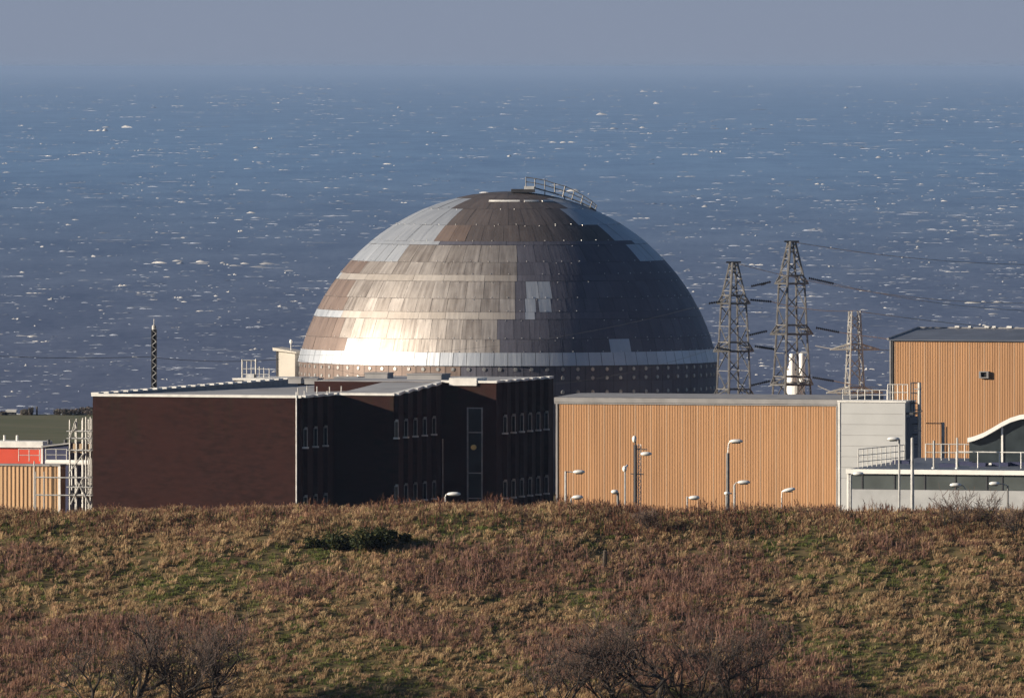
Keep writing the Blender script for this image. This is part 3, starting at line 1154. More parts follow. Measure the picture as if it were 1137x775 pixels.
# ================================================================== LOW GLAZED BUILDING
F = frame(941, 1140.)
uR = su(F, 1250)
zf1, zf0 = zz(F, 4, 0, 521), zz(F, 4, 0, 526)
zw0 = zz(F, 4, 0, 543.5)
DP = 25.
low = thing('low_glazed_building', 'low pale building with long dark window strip and white fascia', 'building', F @ Vector((uR / 2, 0, GZ)))
w = MB(F)
w.box((0, 0, GZ), (uR, DP, zw0))
w.build('wall', M['pale_wall'], low)
w = MB(F)
w.box((.02, .3, zw0 + .002), (uR, DP, zf0 - .002))
w.build('upper_wall', M['dark_trim'], low)
edges = [943, 957, 993, 1026.5, 1060.5, 1095.5, 1112.5, 1150, 1185, 1220]
for a, b_ in zip(edges[:-1], edges[1:]):
    ua, ub = su(F, a), su(F, b_)
    g = MB(F)
    g.box((ua + .05, .1, zw0 + .04), (ub - .05, .28, zf0 - .04))
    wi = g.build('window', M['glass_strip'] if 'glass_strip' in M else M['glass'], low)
    g = MB(F)
    g.box((ua - .05, .04, zw0 + .002), (ua + .05, .29, zf0 - .002))
    g.box((ua + .05, .06, zw0 + .002), (ub - .05, .29, zw0 + .04))
    g.build('frame', M['dark_trim'], wi)
g = MB(F)
g.box((-.1, -.25, zf0), (uR, .1, zf1))
g.box((-.06, -.05, GZ), (.12, -.003, zf0 - .003))
g.build('fascia', M['white_paint'], low)
zro = zf1 + .28
r = MB(F)
r.add([(-.02, .1, zf1 - .02), (uR, .1, zf1 - .02), (uR, DP, zro), (-.02, DP, zro), (-.02, .1, zf0), (uR, .1, zf0), (uR, DP, zf0), (-.02, DP, zf0)],
      [(0, 1, 2, 3), (3, 7, 4, 0), (2, 6, 7, 3)])
r.build('roof', M['blue_roof'], low)
g = MB(F)
for X, v in ((1000, 12), (1085, 8), (1110, 9), (1128, 10), (1070, 10), (1052, 6)):
    u = su(F, X, v)
    z = lerp(zf1, zro, v / DP)
    g.box((u - .8, v, z - .02), (u + .8, v + 1.2, z + .32))
g.build_each('rooflight', M['blue'], low)


def roofp(X, v):
    return F @ Vector((su(F, X, v), v, lerp(zf1, zro, (v - .1) / (DP - .1)) - .02))


railing('roof_railing', 'white railing on the low glazed roof in front of the white block', [roofp(953, 2.5), roofp(1004, 13)], 1.75, M['galv_pale'], rails=3, every=1.1, r=.04)
railing('roof_railing', 'short white pickets along the roof before the tall orange hall', [roofp(1028, 20), roofp(1080, 20)], 1.55, M['galv_pale'], rails=2, every=.8, r=.055)
railing('roof_railing', 'long white rail crossing below the curved glazed gable', [roofp(1062, 5), roofp(1230, 5)], 1.5, M['white_trim'], rails=1, every=2.15, r=.055)
for X, Y0, lab in ((1037, 489, 'slim pale pole standing left on the dark low roof'), (1063, 486, 'slim pale pole standing mid way on the dark low roof')):
    m = MB()
    q = roofp(X, 3)
    tpo = thing('roof_pole', lab, 'pole', q, 'pale poles on the low roof')
    m.tube(q, (q.x, q.y, pz(Y0, q.y)), .10, 8)
    m.build('shaft', M['galv_pale'], tpo)
    m = MB(); m.lathe([(.24, 0), (.24, .12), (.12, .16)], q, 10); m.build('base_plate', M['galv'], tpo)
# curved glazed gable
vG = 12.
gab = thing('curved_glazed_gable', 'glazed roof pavilion with a swept white curved eave on the low roof', 'building', F @ Vector((su(F, 1137, vG), vG, zro)))
cur = [(1076, 491), (1084, 489), (1094, 485), (1104, 479.5), (1114, 473.5), (1124, 468.5), (1134, 465.5), (1145, 464), (1160, 465), (1175, 471), (1190, 481), (1204, 491)]
cu = [(su(F, X, vG), zz(F, su(F, X, vG), vG, Y)) for X, Y in cur]
zb = lerp(zf1, zro, vG / DP) - .05
e = MB(F)
for (a, b_) in zip(cu[:-1], cu[1:]):
    e.add([(a[0], vG - .6, a[1]), (b_[0], vG - .6, b_[1]), (b_[0], vG - .6, b_[1] + .42), (a[0], vG - .6, a[1] + .42),
           (a[0], vG + 9, a[1]), (b_[0], vG + 9, b_[1]), (b_[0], vG + 9, b_[1] + .42), (a[0], vG + 9, a[1] + .42)],
          [(0, 1, 2, 3), (3, 2, 6, 7), (1, 0, 4, 5), (5, 4, 7, 6)])
e.build('curved_roof', M['white_paint'], gab)
e = MB(F)
n = len(cu)
e.add([(u, vG, z - .01) for u, z in cu] + [(u, vG, zb) for u, z in cu], [(n + i, n + i + 1, i + 1, i) for i in range(n - 1)])
e.add([(u, vG + 8.8, z - .01) for u, z in cu] + [(u, vG + 8.8, zb) for u, z in cu], [(n + i + 1, n + i, i, i + 1) for i in range(n - 1)])
gg = e.build('glazing', M['glass'], gab)
e = MB(F)
for X in (1113, 1150, 1186):
    u = su(F, X, vG)
    j = max(i for i in range(n) if cu[i][0] <= u)
    zt_ = lerp(cu[j][1], cu[j + 1][1], (u - cu[j][0]) / (cu[j + 1][0] - cu[j][0]))
    e.box((u - .09, vG - .12, zb), (u + .09, vG - .005, zt_ - .02))
e.box((cu[0][0], vG - .14, zb + .02), (cu[-1][0], vG - .005, zb + .2))
e.build_each('mullion', M['white_paint'], gg)

# ================================================================== LEFT GROUP
F = frame(67, 1198.)
u0 = su(F, -60)
zt = zz(F, 0, 0, 517.5)
tan = thing('tan_ribbed_shed', 'low tan ribbed shed with pale coping at the left edge', 'building', F @ Vector((u0 / 2, 0, GZ)))
w = MB(F); corr(w, u0, 0, GZ, zt, .42, .07, 0, 0, 0); w.build('front_cladding', M['tan'], tan)
w = MB(F); w.box((u0, .02, GZ), (-.02, 1.6, zt - .02)); w.build('wall', M['tan'], tan)
w = MB(F); w.box((u0, -.18, zt), (.05, 1.7, zt + .16)); w.build('coping', M['grey_trim'], tan)
w = MB(F); w.box((-.18, -.16, GZ), (.06, -.105, zt - .003)); w.build('corner_strip', M['white_trim'], tan)
m = MB(F)
tp = thing('pale_pole', 'slim pale pole in front of the tan ribbed shed', 'pole', F @ Vector((su(F, 38, -1), -1, GZ)))
m.tube((su(F, 38, -1), -1, GZ), (su(F, 38, -1), -1, zz(F, 0, -1, 512)), .07); m.build('shaft', M['galv_pale'], tp)
m = MB(F)
m.lathe([(.2, 0), (.2, .1), (.1, .14)], (su(F, 38, -1), -1, GZ), 8); m.build('base_plate', M['galv'], tp)
F = frame(47, 1218.)
u0 = su(F, -70)
zt, zb = zz(F, 0, 0, 497), GZ
red = thing('red_building', 'bright red building with white roof edge behind the tan shed', 'building', F @ Vector((u0 / 2, 0, GZ)))
w = MB(F); w.box((u0, 0, GZ), (0, 2.4, zt)); w.build('wall', M['red'], red)
w = MB(F); w.box((u0 - .2, -.3, zt), (.15, 2.6, zt + .62)); w.build('roof_edge', M['white_trim'], red)
w = MB(F)
for X in (19, 5):
    u = su(F, X, 1.5); w.tube((u, 1.5, zt + .6), (u, 1.5, zt + 1.15), .13, 8)
w.build_each('roof_vent', M['white_trim'], red)
w = MB(F)
w.box((-.12, -.14, GZ), (.1, -.01, zt - .003)); w.build('corner_strip', M['white_trim'], red)
railing('handrail_frame', 'thin pale handrail frame against the red wall', [F @ Vector((su(F, 21, -2), -2, zz(F, 0, -2, 512))), F @ Vector((su(F, 44, -2), -2, zz(F, 0, -2, 512)))], 1.2, M['galv_pale'], every=1.0, grp='pale handrails by the red building')
F2_ = frame(76, 1212.)
u0 = su(F2_, 49)
zt = zz(F2_, 0, 0, 494)
nav = thing('navy_cabin', 'dark navy cabin between the red building and the scaffold', 'building', F2_ @ Vector((u0 / 2, 0, GZ)))
w = MB(F2_); w.box((u0, 0, GZ), (0, 6, zt)); w.build('wall', M['blue'], nav)
w = MB(F2_)
w.add([(u0 - .2, -.25, zt - .25), (.15, -.25, zt + .1), (.15, 6.2, zt + .1), (u0 - .2, 6.2, zt - .25), (u0 - .2, -.25, zt - .1), (.15, -.25, zt + .25), (.15, 6.2, zt + .25), (u0 - .2, 6.2, zt - .1)],
      [(0, 1, 5, 4), (4, 5, 6, 7), (1, 2, 6, 5), (3, 0, 4, 7), (2, 3, 7, 6)])
w.build('roof', M['grey_trim'], nav)
w = MB(F2_)
for X in (54, 72.5):
    u = su(F2_, X, 2); w.tube((u, 2, zt), (u, 2, zz(F2_, u, 2, 488)), .16, 8)
w.build_each('roof_vent', M['dark_trim'], nav)
railing('handrail_frame', 'thin pale handrail frame against the navy cabin', [F2_ @ Vector((su(F2_, 51, -1.5), -1.5, zz(F2_, 0, -1.5, 511))), F2_ @ Vector((su(F2_, 74, -1.5), -1.5, zz(F2_, 0, -1.5, 511)))], 1.1, M['galv_pale'], every=1.1, grp='pale handrails by the red building')
F = frame(104, 1204.)
dct = thing('white_duct', 'fat white pipe running level behind the scaffold', 'pipe', F @ Vector((su(F, 52), 0, GZ)))
m = MB(F)
zd = zz(F, -2, 0, 513.5)
m.tube((su(F, 51), 0, zd), (su(F, 103), 0, zd), .27, 12); m.build('duct', M['white_paint'], dct)
m = MB(F)
for X in (58, 68, 80, 93):
    u = su(F, X); m.lathe([(.09, GZ), (.09, zd - .2)], (u, 0, 0), 8)
m.build_each('stanchion', M['galv'], dct)
# scaffold tower
F = frame(103.5, 1191.)
sc_ = thing('scaffold_tower', 'grey tube scaffold tower with boards against the brick block', 'scaffold', F @ Vector((-1, 0, GZ)))
U = [su(F, X) for X in (77.5, 85, 92, 95.5, 100.5)]
tops = [466, 465, 464, 463, 463]
m = MB(F)
for u, Y in zip(U, tops):
    m.tube((u, 0, GZ), (u, 0, zz(F, u, 0, Y)), .085, 6)
    m.tube((u + .1, 1.4, GZ), (u + .1, 1.4, zz(F, u, 0, Y + 2)), .085, 6)
m.build_each('standard', M['galv_pale'], sc_)
m = MB(F)
for Y in (479, 487, 500, 530.5, 541, 550):
    z = zz(F, 0, 0, Y)
    for v in (0, 1.4):
        m.tube((U[0] - .3, v - .09, z), (U[-1] + .2, v - .09, z), .06, 5)
    for u in U[::2]:
        m.tube((u, -.2, z + .1), (u, 1.6, z + .1), .05, 5)
for Y in (530.5, 550):
    z = zz(F, 0, 0, Y)
    m.tube((su(F, 40), -.1, z), (U[0], -.1, z), .07, 5)
for X in (40, 49.5):
    m.tube((su(F, X), -.1, GZ), (su(F, X), -.1, zz(F, 0, 0, 524)), .07, 5)
m.build_each('ledger', M['galv'], sc_)
m = MB(F)
for (a, b_) in (((77, 525), (94, 503)), ((78, 488), (84, 468)), ((79, 560), (92, 532)), ((77, 484), (86, 474)), ((100, 560), (86, 534))):
    ua, ub = su(F, a[0]), su(F, b_[0])
    m.tube((ua, -.15, zz(F, ua, 0, a[1])), (ub, -.15, zz(F, ub, 0, b_[1])), .07, 5)
m.build_each('brace', M['galv_pale'], sc_)
m = MB(F)
for Y in (501.5, 551):
    z = zz(F, 0, 0, Y)
    m.box((U[0], .1, z - .12), (U[-1] + .1, 1.3, z - .03))
z = zz(F, 0, 0, 499)
m.box((U[0] + .3, .05, z), (U[-1], .09, z + .55))
m.build_each('board', M['board'], sc_)

# ================================================================== CREAM BLOCK, ANNEX ROOF, MAST
F = frame(327.5, 1306.)
u0 = su(F, 306)
cb = thing('cream_plant_room', 'small cream plant room with slanted roof beside the dome', 'building', F @ Vector((u0 / 2, 0, GZ)))
za, zb_ = zz(F, u0, 0, 388), zz(F, 0, 0, 392)
w = MB(F)
ul = u0 + .12
w.add([(ul, 0, GZ), (0, 0, GZ), (0, 3, GZ), (ul, 3, GZ), (ul, 0, za), (0, 0, zb_), (0, 3, zb_), (ul, 3, za)], [(0, 1, 5, 4), (1, 2, 6, 5), (2, 3, 7, 6), (3, 0, 4, 7)])
w.build('wall', M['cream'], cb)
w = MB(F)
w.add([(u0 - .25, -.25, za - .12), (.2, -.25, zb_ - .02), (.2, 3.2, zb_ - .02), (u0 - .25, 3.2, za - .12), (u0 - .25, -.25, za + .2), (.2, -.25, zb_ + .12), (.2, 3.2, zb_ + .12), (u0 - .25, 3.2, za + .2)],
      [(0, 1, 5, 4), (4, 5, 6, 7), (1, 2, 6, 5), (3, 0, 4, 7), (2, 3, 7, 6), (3, 2, 1, 0)])
w.build('roof', M['cream'], cb)
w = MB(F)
w.box((ul - .05, -.06, GZ), (ul + .12, -.01, za - .15)); w.build('corner_strip', M['dark_trim'], cb)  # dark strip standing in for the room's thin shaded left side
an = thing('whip_antenna', 'small white capped mast on the cream plant room roof', 'antenna', F @ Vector((su(F, 323, 1), 1, zb_)))
m = MB(F); u = su(F, 323, 1); m.tube((u, 1, zb_ + .1), (u, 1, zz(F, u, 1, 381)), .06); m.build('pole', M['galv'], an)
m = MB(F); m.ell((u, 1, zz(F, u, 1, 379.5)), (.17, .17, .26)); m.build('cap', M['white_paint'], an)
F = frame(326, 1262.)
u0 = su(F, 260)
ax = thing('rear_annex', 'flat roofed annex with pale roof edge behind the brick block', 'building', F @ Vector((u0 / 2, 0, GZ)))
zt = zz(F, u0, 0, 422)
w = MB(F); w.box((u0, 0, GZ), (0, 8, zt)); w.build('wall', M['brick'], ax)
w = MB(F); w.box((u0 - .15, -.15, zt), (.15, 8.1, zt + .2)); w.build('roof_edge', M['white_trim'], ax)
ra = zt + .2
fx = [269, 274, 279, 284, 288, 293, 299]
rk = thing('pipe_rack', 'grey pipe framework standing on the annex roof', 'pipe rack', F @ Vector((su(F, 284), 2, ra)))
m = MB(F)
for i, X in enumerate(fx):
    u = su(F, X, 2)
    m.tube((u, 2, ra), (u, 2, zz(F, u, 2, (399, 401, 400, 398.5, 407, 408, 409)[i])), .09 if i in (0, 3) else .05, 6)
m.build_each('upright', M['galv_pale'], rk)
m = MB(F)
for (Xa, Xb, Y) in ((269, 284, 400.5), (269, 299, 410), (269, 299, 416)):
    m.tube((su(F, Xa, 2), 2, zz(F, 0, 2, Y)), (su(F, Xb, 2), 2, zz(F, 0, 2, Y)), .05, 5)
m.box((su(F, 274, 2), 1.7, ra), (su(F, 283, 2), 2.4, ra + .4))
m.build_each('crossbar', M['galv'], rk)
# dark lattice mast
dM = 1265.
bM = Vector((px(171, dM), dM, GZ))
ms = thing('dark_mast', 'slim dark lattice stack behind the left roof of the brick block', 'mast', bM)
zt = pz(366, dM)
m = MB()
m.tube(bM, (bM.x, bM.y, zt), .17, 10); m.build('flue', M['black'], ms)
m = MB()
for i in range(4):
    a = math.pi / 4 + i * math.pi / 2
    m.tube(bM + Vector((.33 * math.cos(a), .33 * math.sin(a), 0)), (bM.x + .33 * math.cos(a), bM.y + .33 * math.sin(a), zt), .055, 6)
m.build_each('lattice_leg', M['insul'], ms)
m = MB()
nz = 16
zz0 = pz(436, dM)
for k in range(nz):
    z0_, z1_ = lerp(zz0, zt, k / nz), lerp(zz0, zt, (k + 1) / nz)
    for i in range(4):
        a, b_ = math.pi / 4 + i * math.pi / 2, math.pi / 4 + (i + 1) * math.pi / 2
        if k % 2: a, b_ = b_, a
        m.tube((bM.x + .34 * math.cos(a), bM.y + .34 * math.sin(a), z0_), (bM.x + .34 * math.cos(b_), bM.y + .34 * math.sin(b_), z1_), .05, 5)
m.build('lacing', M['galv'], ms)
m = MB(); m.lathe([(.22, 0), (.22, .35), (.1, .5)], (bM.x, bM.y, zt), 10); m.tube((bM.x, bM.y, zt + .4), (bM.x, bM.y, zt + 1.1), .04, 5)
m.build('cap', M['galv_pale'], ms)

# ================================================================== PYLONS
def pylon(label, X, d, Ytop, Ybase_ref, w_prof, arms, matleg, rot, dark, rl=.10, rb=.05, plat=True, name='electricity_pylon'):
    base = Vector((px(X, d), d, GZ))
    t = thing(name, label, 'pylon', base, 'steel lattice pylons beside the dome')
    pxs = K * d
    rotm = Matrix.Rotation(rot, 3, 'Z')

    def width(Y):
        ys_ = [p[0] for p in w_prof]; ws_ = [p[1] for p in w_prof]
        return float(np.interp(Y, ys_, ws_)) * pxs / 2 / (abs(math.cos(rot)) + abs(math.sin(rot)))

    def corner(i, Y):
        s = width(Y)
        c = [(-s, -s), (s, -s), (s, s), (-s, s)][i % 4]
        p = rotm @ Vector((c[0], c[1], 0))
        return Vector((base.x + p.x, base.y + p.y, pz(Y, d)))

    Ys = [p[0] for p in w_prof]
    legm = MB()
    for i in range(4):
        for a, b_ in zip(Ys[:-1], Ys[1:]):
            legm.tube(corner(i, a), corner(i, b_), rl * (1.15 if dark and i == 0 else .9), 5)
    legm.build_each('lattice_leg', matleg, t, len(Ys) - 1)
    br = MB()
    y = Ytop + 2
    k = 0
    while y < Ys[-1] - 6:
        h = max(7, 1.05 * width(y) * 2 / pxs)
        y2 = min(y + h, Ys[-1])
        for i in range(4):
            if k % 2: br.tube(corner(i, y), corner(i + 1, y2), rb, 4)
            else: br.tube(corner(i + 1, y), corner(i, y2), rb, 4)
            if i in (1, 3):
                br.tube(corner(i, y2), corner(i + 1, y2), rb * .8, 4)
        y = y2
        k += 1
    br.build('lattice_brace', matleg, t)
    if plat:
        m = MB()
        c = base.copy(); c.z = pz(Ytop, d)
        m.box((c.x - .75, c.y - .3, c.z - .06), (c.x + .75, c.y + .3, c.z + .1)); m.build('earth_peak', M['insul'], t)
    ends = []
    for (Y, half, rise) in arms:
        m = MB()
        z = pz(Y, d)
        ax_ = rotm @ Vector((1, .0, 0))
        for s in (-1, 1):
            tip = Vector((base.x, base.y, z)) + ax_ * s * half
            for i in ((0, 3) if s < 0 else (1, 2)):
                m.tube(corner(i, Y), tip, rb * 1.5, 5)
                m.tube(corner(i, Y - rise), tip, rb * 1.2, 5)
                for q in (.35, .7):
                    m.tube(corner(i, Y).lerp(tip, q), corner(i, Y - rise).lerp(tip, max(0, q - .25)), rb * .8, 4)
            ends.append(tip)
        for i in range(4):
            m.tube(corner(i, Y), corner(i + 1, Y), rb * 1.5, 5)
            m.tube(corner(i, Y - rise), corner(i + 1, Y - rise), rb * 1.2, 5)
        m.build_each('cross_arm', matleg, t, len(m.pc))
    return t, ends


PA, endsA = pylon('dark lattice pylon touching the right rim of the dome', 814.5, 1250, 291.5, 440,
                  [(291.5, 8), (332, 27), (385, 33), (440, 37), (600, 52)], [(337, 1.9, 9), (390, 2.3, 10), (440, 2.4, 8)], M['galv_dark'], R(28), True, .115, .062)
PB, endsB = pylon('tallest dark lattice pylon in front of the white flues', 879, 1258, 268.5, 440,
                  [(268.5, 8), (311, 28), (365, 33), (440, 42), (600, 58)], [(315, 1.9, 9), (371, 2.4, 10), (427, 2.4, 9)], M['galv_dark'], R(25), True, .12, .064)
PC, endsC = pylon('smaller pale lattice pylon behind the white block', 949, 1268, 345, 445,
                  [(345, 12), (445, 22), (600, 36)], [(388, 2.6, 6), (436, 3.0, 6)], M['galv_pale'], R(15), False, .11, .062, False)


def wire(label, a, b_, sag, r=.038, mt='wire', name='power_line', n=22):
    a, b_ = Vector(a), Vector(b_)
    m = MB()
    pts = []
    for i in range(n + 1):
        q = i / n
        p = a.lerp(b_, q)
        p.z -= sag * 4 * q * (1 - q)
        pts.append(p)
    m.path(pts, r, 5)
    o = m.build(name, M[mt])
    return tag(o, label, 'wire', 'overhead wires strung between the pylons')


def insul(par, a, b_, r=.16):
    """dark tension string of discs from a to b"""
    a, b_ = Vector(a), Vector(b_)
    m = MB()
    m.tube(a, b_, .05, 5)
    n = max(3, int((b_ - a).length / .2))
    dv = (b_ - a) / n
    for i in range(n):
        m.tube(a + dv * (i + .1), a + dv * (i + .75), r, 8, r * .6)
    m.build('insulator', M['insul'], par)


# tension insulators with the wires they carry: (pylon, X0, Y0, X1, Y1, depth)
for (p, X0, Y0, X1, Y1, d) in ((PA, 787, 337, 800, 335, 1248), (PA, 833, 333, 857, 335, 1250), (PA, 828, 373, 852, 367.5, 1250), (PA, 838, 384.5, 860, 388, 1250), (PA, 834, 428, 855, 423, 1250),
                               (PA, 796, 386, 812, 389, 1247), (PB, 834, 318, 856, 313, 1256), (PB, 898, 309, 926, 315, 1258), (PB, 843, 385, 858, 387, 1256), (PB, 906, 364, 932, 369, 1258),
                               (PB, 902, 419, 926, 423, 1258), (PB, 845, 316.5, 850, 315, 1256)):
    insul(p, P(X0, Y0, d), P(X1, Y1, d), .15)
wire('thin overhead wire from the tallest pylon peak sloping to the right edge', P(879, 268.5, 1258), P(1260, 292, 1275), 1.0)
wire('thin overhead wire leaving the upper right arm of the tallest pylon', P(926, 315, 1258), P(1260, 343, 1275), 1.2)
wire('thin overhead wire from the shorter dark pylon peak past the tallest pylon', P(814, 291.5, 1250), P(1260, 330, 1296), 2.0)
wire('pale overhead wire passing over the pale pylon top to the orange hall', P(857, 335, 1250), P(949, 345, 1268), .35, .045)
wire('pale overhead wire from the pale pylon top above the hall roof', P(949, 345, 1268), P(1260, 371, 1340), .5, .045)
wire('thin overhead wire leaving the middle right arm of the tallest pylon', P(932, 369, 1258), P(1260, 385, 1300), .8)
wire('pale low wire from the pale pylon arm towards the orange hall', P(966, 387, 1268), P(1100, 382, 1345), .5, .05)
wire('pale low wire reaching left from the pale pylon arm', P(905, 384, 1268), P(933, 388, 1268), .05, .05)
wire('pale low wire drooping left from the pale pylon foot arm', P(908, 428, 1268), P(934, 438, 1268), .1, .05)
wire('pale low wire leaving the lower right arm of the tallest pylon', P(926, 423, 1258), P(1010, 430, 1300), .3, .04)
wire('faint wire crossing the dark dome face upper of two', P(787, 337, 1248), P(330, 394, 1250), 1.6, .011, 'wire_dark')
wire('faint wire crossing the dark dome face lower of two', P(796, 386, 1247), P(330, 399, 1250), 3.4, .011, 'wire_dark')
wire('dark wire over the sea between the mast and the left edge', P(171, 396, 1264), P(-60, 392, 1250), .3, .03, 'wire_dark')
wire('dark wire over the sea between the dark mast and cream plant room', P(171, 397, 1264), P(310, 399, 1284), .3, .03, 'wire_dark')

# twin white flues
dF = 1271.
fl = thing('white_flues', 'pair of white rounded flues on a white base seen through the tallest pylon', 'flue', (px(884, dF), dF, GZ))
for (X, rX, Y0) in ((879.5, 3.3, 392.5), (890.5, 3.6, 392)):
    m = MB()
    r_ = rX * K * dF
    z0_, z1_ = pz(424, dF), pz(Y0, dF)
    m.lathe([(r_, 0), (r_, z1_ - z0_ - r_ * .6), (r_ * .8, z1_ - z0_ - r_ * .15), (.03, z1_ - z0_)], (px(X, dF), dF, z0_), 16)
    m.build('flue', M['white_paint'], fl, smooth=True)
m = MB()
m.lathe([(.95, 0), (.95, pz(405, dF) - GZ - .6), (.7, pz(405, dF) - GZ)], (px(884, dF), dF + .9, GZ), 18)
m.build('tank', M['white_paint'], fl)
m = MB()
for Y in (411, 426):
    m.lathe([(1.0, 0), (1.0, .16)], (px(884, dF), dF + .9, pz(Y, dF)), 18)
m.build('band', M['galv_dark'], fl)

# ================================================================== LAMPS
LG = 'street lamps in front of the sheds'


def lamp(label, Xp, Ytop, hx, hy, d=1100., hw=13, armY=None, rp=.10, ptint='galv', tilt=0., shaded=False):
    base = Vector((px(Xp, d), d, GZ))
    t = thing('street_lamp', label, 'street lamp', base, LG)
    k = K * d
    m = MB()
    zt = pz(Ytop, d)
    m.tube(base, (base.x, base.y, zt), rp * 1.25, 8, rp); m.build('pole', M[ptint], t)
    s = 1 if hx > Xp else -1
    h = Vector((px(hx, d), d - .1, pz(hy, d)))
    L = hw * k
    if abs(hx - Xp) * k > .15:
        m = MB()
        m.path([(base.x, base.y, zt - .05), (lerp(base.x, h.x - s * L * .5, .5), d, lerp(zt, h.z, .8)), (h.x - s * L * .4, h.y, h.z)], .05, 5)
        m.build('arm', M['galv'], t)
    m = MB()
    n = 12
    vs, fs = [], []
    prof = [(-.5, .28), (-.38, .75), (-.1, 1.0), (.25, .95), (.43, .6), (.5, .2)]
    for (q, g) in prof:
        for i in range(n):
            a = 2 * math.pi * i / n
            vs.append((h.x + s * q * L, h.y + .28 * g * math.cos(a), h.z + (.20 if math.sin(a) > 0 else .15) * g * math.sin(a) + s * tilt * q * L * s))
    for j in range(len(prof) - 1):
        for i in range(n):
            a, b_ = j * n + i, j * n + (i + 1) % n
            fs.append((a, b_, b_ + n, a + n) if s > 0 else (a, a + n, b_ + n, b_))
    fs += [tuple(range(n - 1, -1, -1)), tuple(range((len(prof) - 1) * n, len(prof) * n))]
    m.add(vs, fs)
    m.build('lamp_head', M['lamp_head'], t, smooth=True)
    m = MB()
    m.box((h.x - .3 * L, h.y - .14, h.z - .19), (h.x + .3 * L, h.y + .14, h.z - .12)); m.build('lamp_lens', M['glass'], t)
    return t


lamp('street lamp at the left end of the long orange shed', 628, 523, 643, 524, 1100, 13)
lamp('low lamp head just above the bank under the leftmost shed lamp', 634, 554, 641.5, 552, 1090, 12)
lamp('lamp on a thick pole with white head, highest on the orange shed', 808, 503, 817.5, 490, 1110, 15, rp=.15, ptint='galv_dark')
lamp('lower lamp standing right beside the highest shed lamp', 815.5, 538, 826, 535.5, 1095, 14, rp=.10)
lamp('tilted lamp head near the right end of the long orange shed', 868, 552, 876, 544, 1095, 14, tilt=.18, rp=.06)
lamp('dark low lamp head in the middle of the long orange shed', 763, 551, 771, 552.5, 1085, 12, rp=.06)
lamp('small lamp with bent neck left of the camera mast', 686, 547, 682.5, 546, 1090, 8, rp=.12, ptint='galv_dark')
lamp('white lamp head before the shaded brick side', 494.5, 551, 504, 548.5, 1085, 15, rp=.07, ptint='galv_pale')
lamp('lamp at the left corner of the low glazed building', 944.5, 527, 953, 526, 1100, 12, rp=.10)
lamp('tall thin lamp reaching left in front of the white block', 998.5, 488, 992, 487.5, 1110, 14, rp=.09)
lamp('rounded lamp head before the middle of the window strip', 1072, 543, 1061, 538.5, 1100, 13, rp=.05)
lamp('lamp at the right end of the window strip reaching left', 1119, 539, 1104, 537, 1100, 12, rp=.08, ptint='galv_dark')
# plain mast by the low building
dp_ = 1105.
q = thing('plain_mast', 'thick plain grey mast with no lamp before the window strip', 'pole', (px(1013, dp_), dp_, GZ))
m = MB(); m.tube(q.location, (px(1013, dp_), dp_, pz(488, dp_)), .2, 10, .15); m.build('shaft', M['galv'], q)
m = MB(); m.lathe([(.3, 0), (.3, .2), (.2, .3)], q.location, 10); m.build('base_plate', M['galv_dark'], q)
m = MB(); m.lathe([(.16, 0), (.16, .1), (.03, .2)], (px(1013, dp_), dp_, pz(488, dp_)), 10); m.build('cap', M['galv_pale'], q)
# camera mast with climbing lattice and a lamp
dc = 1105.
cm = thing('camera_mast', 'dark camera mast with lattice side and lamp arm before the orange shed', 'mast', (px(705.5, dc), dc, GZ))
m = MB(); m.tube(cm.location, (px(705.5, dc), dc, pz(494, dc)), .17, 8, .15); m.build('pole', M['dark_trim'], cm)
m = MB()
for dx in (.24, .50):
    m.tube((cm.location.x + dx, dc, GZ), (cm.location.x + dx, dc, pz(493, dc)), .045, 5)
for i in range(40):
    a, b_ = lerp(GZ, pz(493, dc), i / 40), lerp(GZ, pz(493, dc), (i + 1) / 40)
    m.tube((cm.location.x + (.24, .5)[i % 2], dc, a), (cm.location.x + (.5, .24)[i % 2], dc, b_), .035, 4)
m.build('lattice', M['galv'], cm)
m = MB(); m.ell((px(704.3, dc), dc, pz(487.5, dc)), (.2, .25, .32)); m.build('camera_housing', M['lamp_head'], cm, smooth=True)
m = MB(); m.tube((px(705.5, dc), dc, pz(494, dc)), (px(705.2, dc), dc, pz(484, dc)), .07); m.build('camera_bracket', M['dark_trim'], cm)
m = MB(); m.ell((px(717.5, dc), dc - .1, pz(503.8, dc)), (.52, .28, .19)); m.build('lamp_head', M['lamp_head'], cm, smooth=True)
m = MB()
m.tube((px(706, dc), dc, pz(498.5, dc)), (px(719, dc), dc, pz(499, dc)), .05)
m.tube((px(700, dc), dc, pz(526, dc)), (px(715, dc), dc, pz(526.5, dc)), .05)
m.build('arm', M['galv_dark'], cm)
dc2 = 1098.
c2 = thing('security_camera', 'small pale camera on a thin post left of the camera mast', 'camera', (px(694, dc2), dc2, GZ))
m = MB(); m.tube(c2.location, (px(694, dc2), dc2, pz(524, dc2)), .08); m.build('post', M['galv'], c2)
m = MB(); m.ell((px(693.5, dc2), dc2, pz(520.5, dc2)), (.2, .3, .28)); m.tube((px(693.5, dc2), dc2, pz(520, dc2)), (px(696.5, dc2), dc2 + .2, pz(516.5, dc2)), .1); m.build('camera_housing', M['lamp_head'], c2, smooth=True)
c3 = thing('security_camera', 'little white camera on the foot of the highest shed lamp post', 'camera', (px(806.5, 1098), 1098, GZ))
m = MB(); m.tube(c3.location, (px(806.5, 1098), 1098, pz(549, 1098)), .08); m.build('post', M['galv'], c3)
m = MB(); m.ell((px(807, 1098), 1097.9, pz(547.5, 1098)), (.25, .2, .17)); m.tube((px(807, 1098), 1098, pz(547.5, 1098)), (px(812.5, 1098), 1098, pz(547.8, 1098)), .06); m.build('camera_housing', M['lamp_head'], c3, smooth=True)
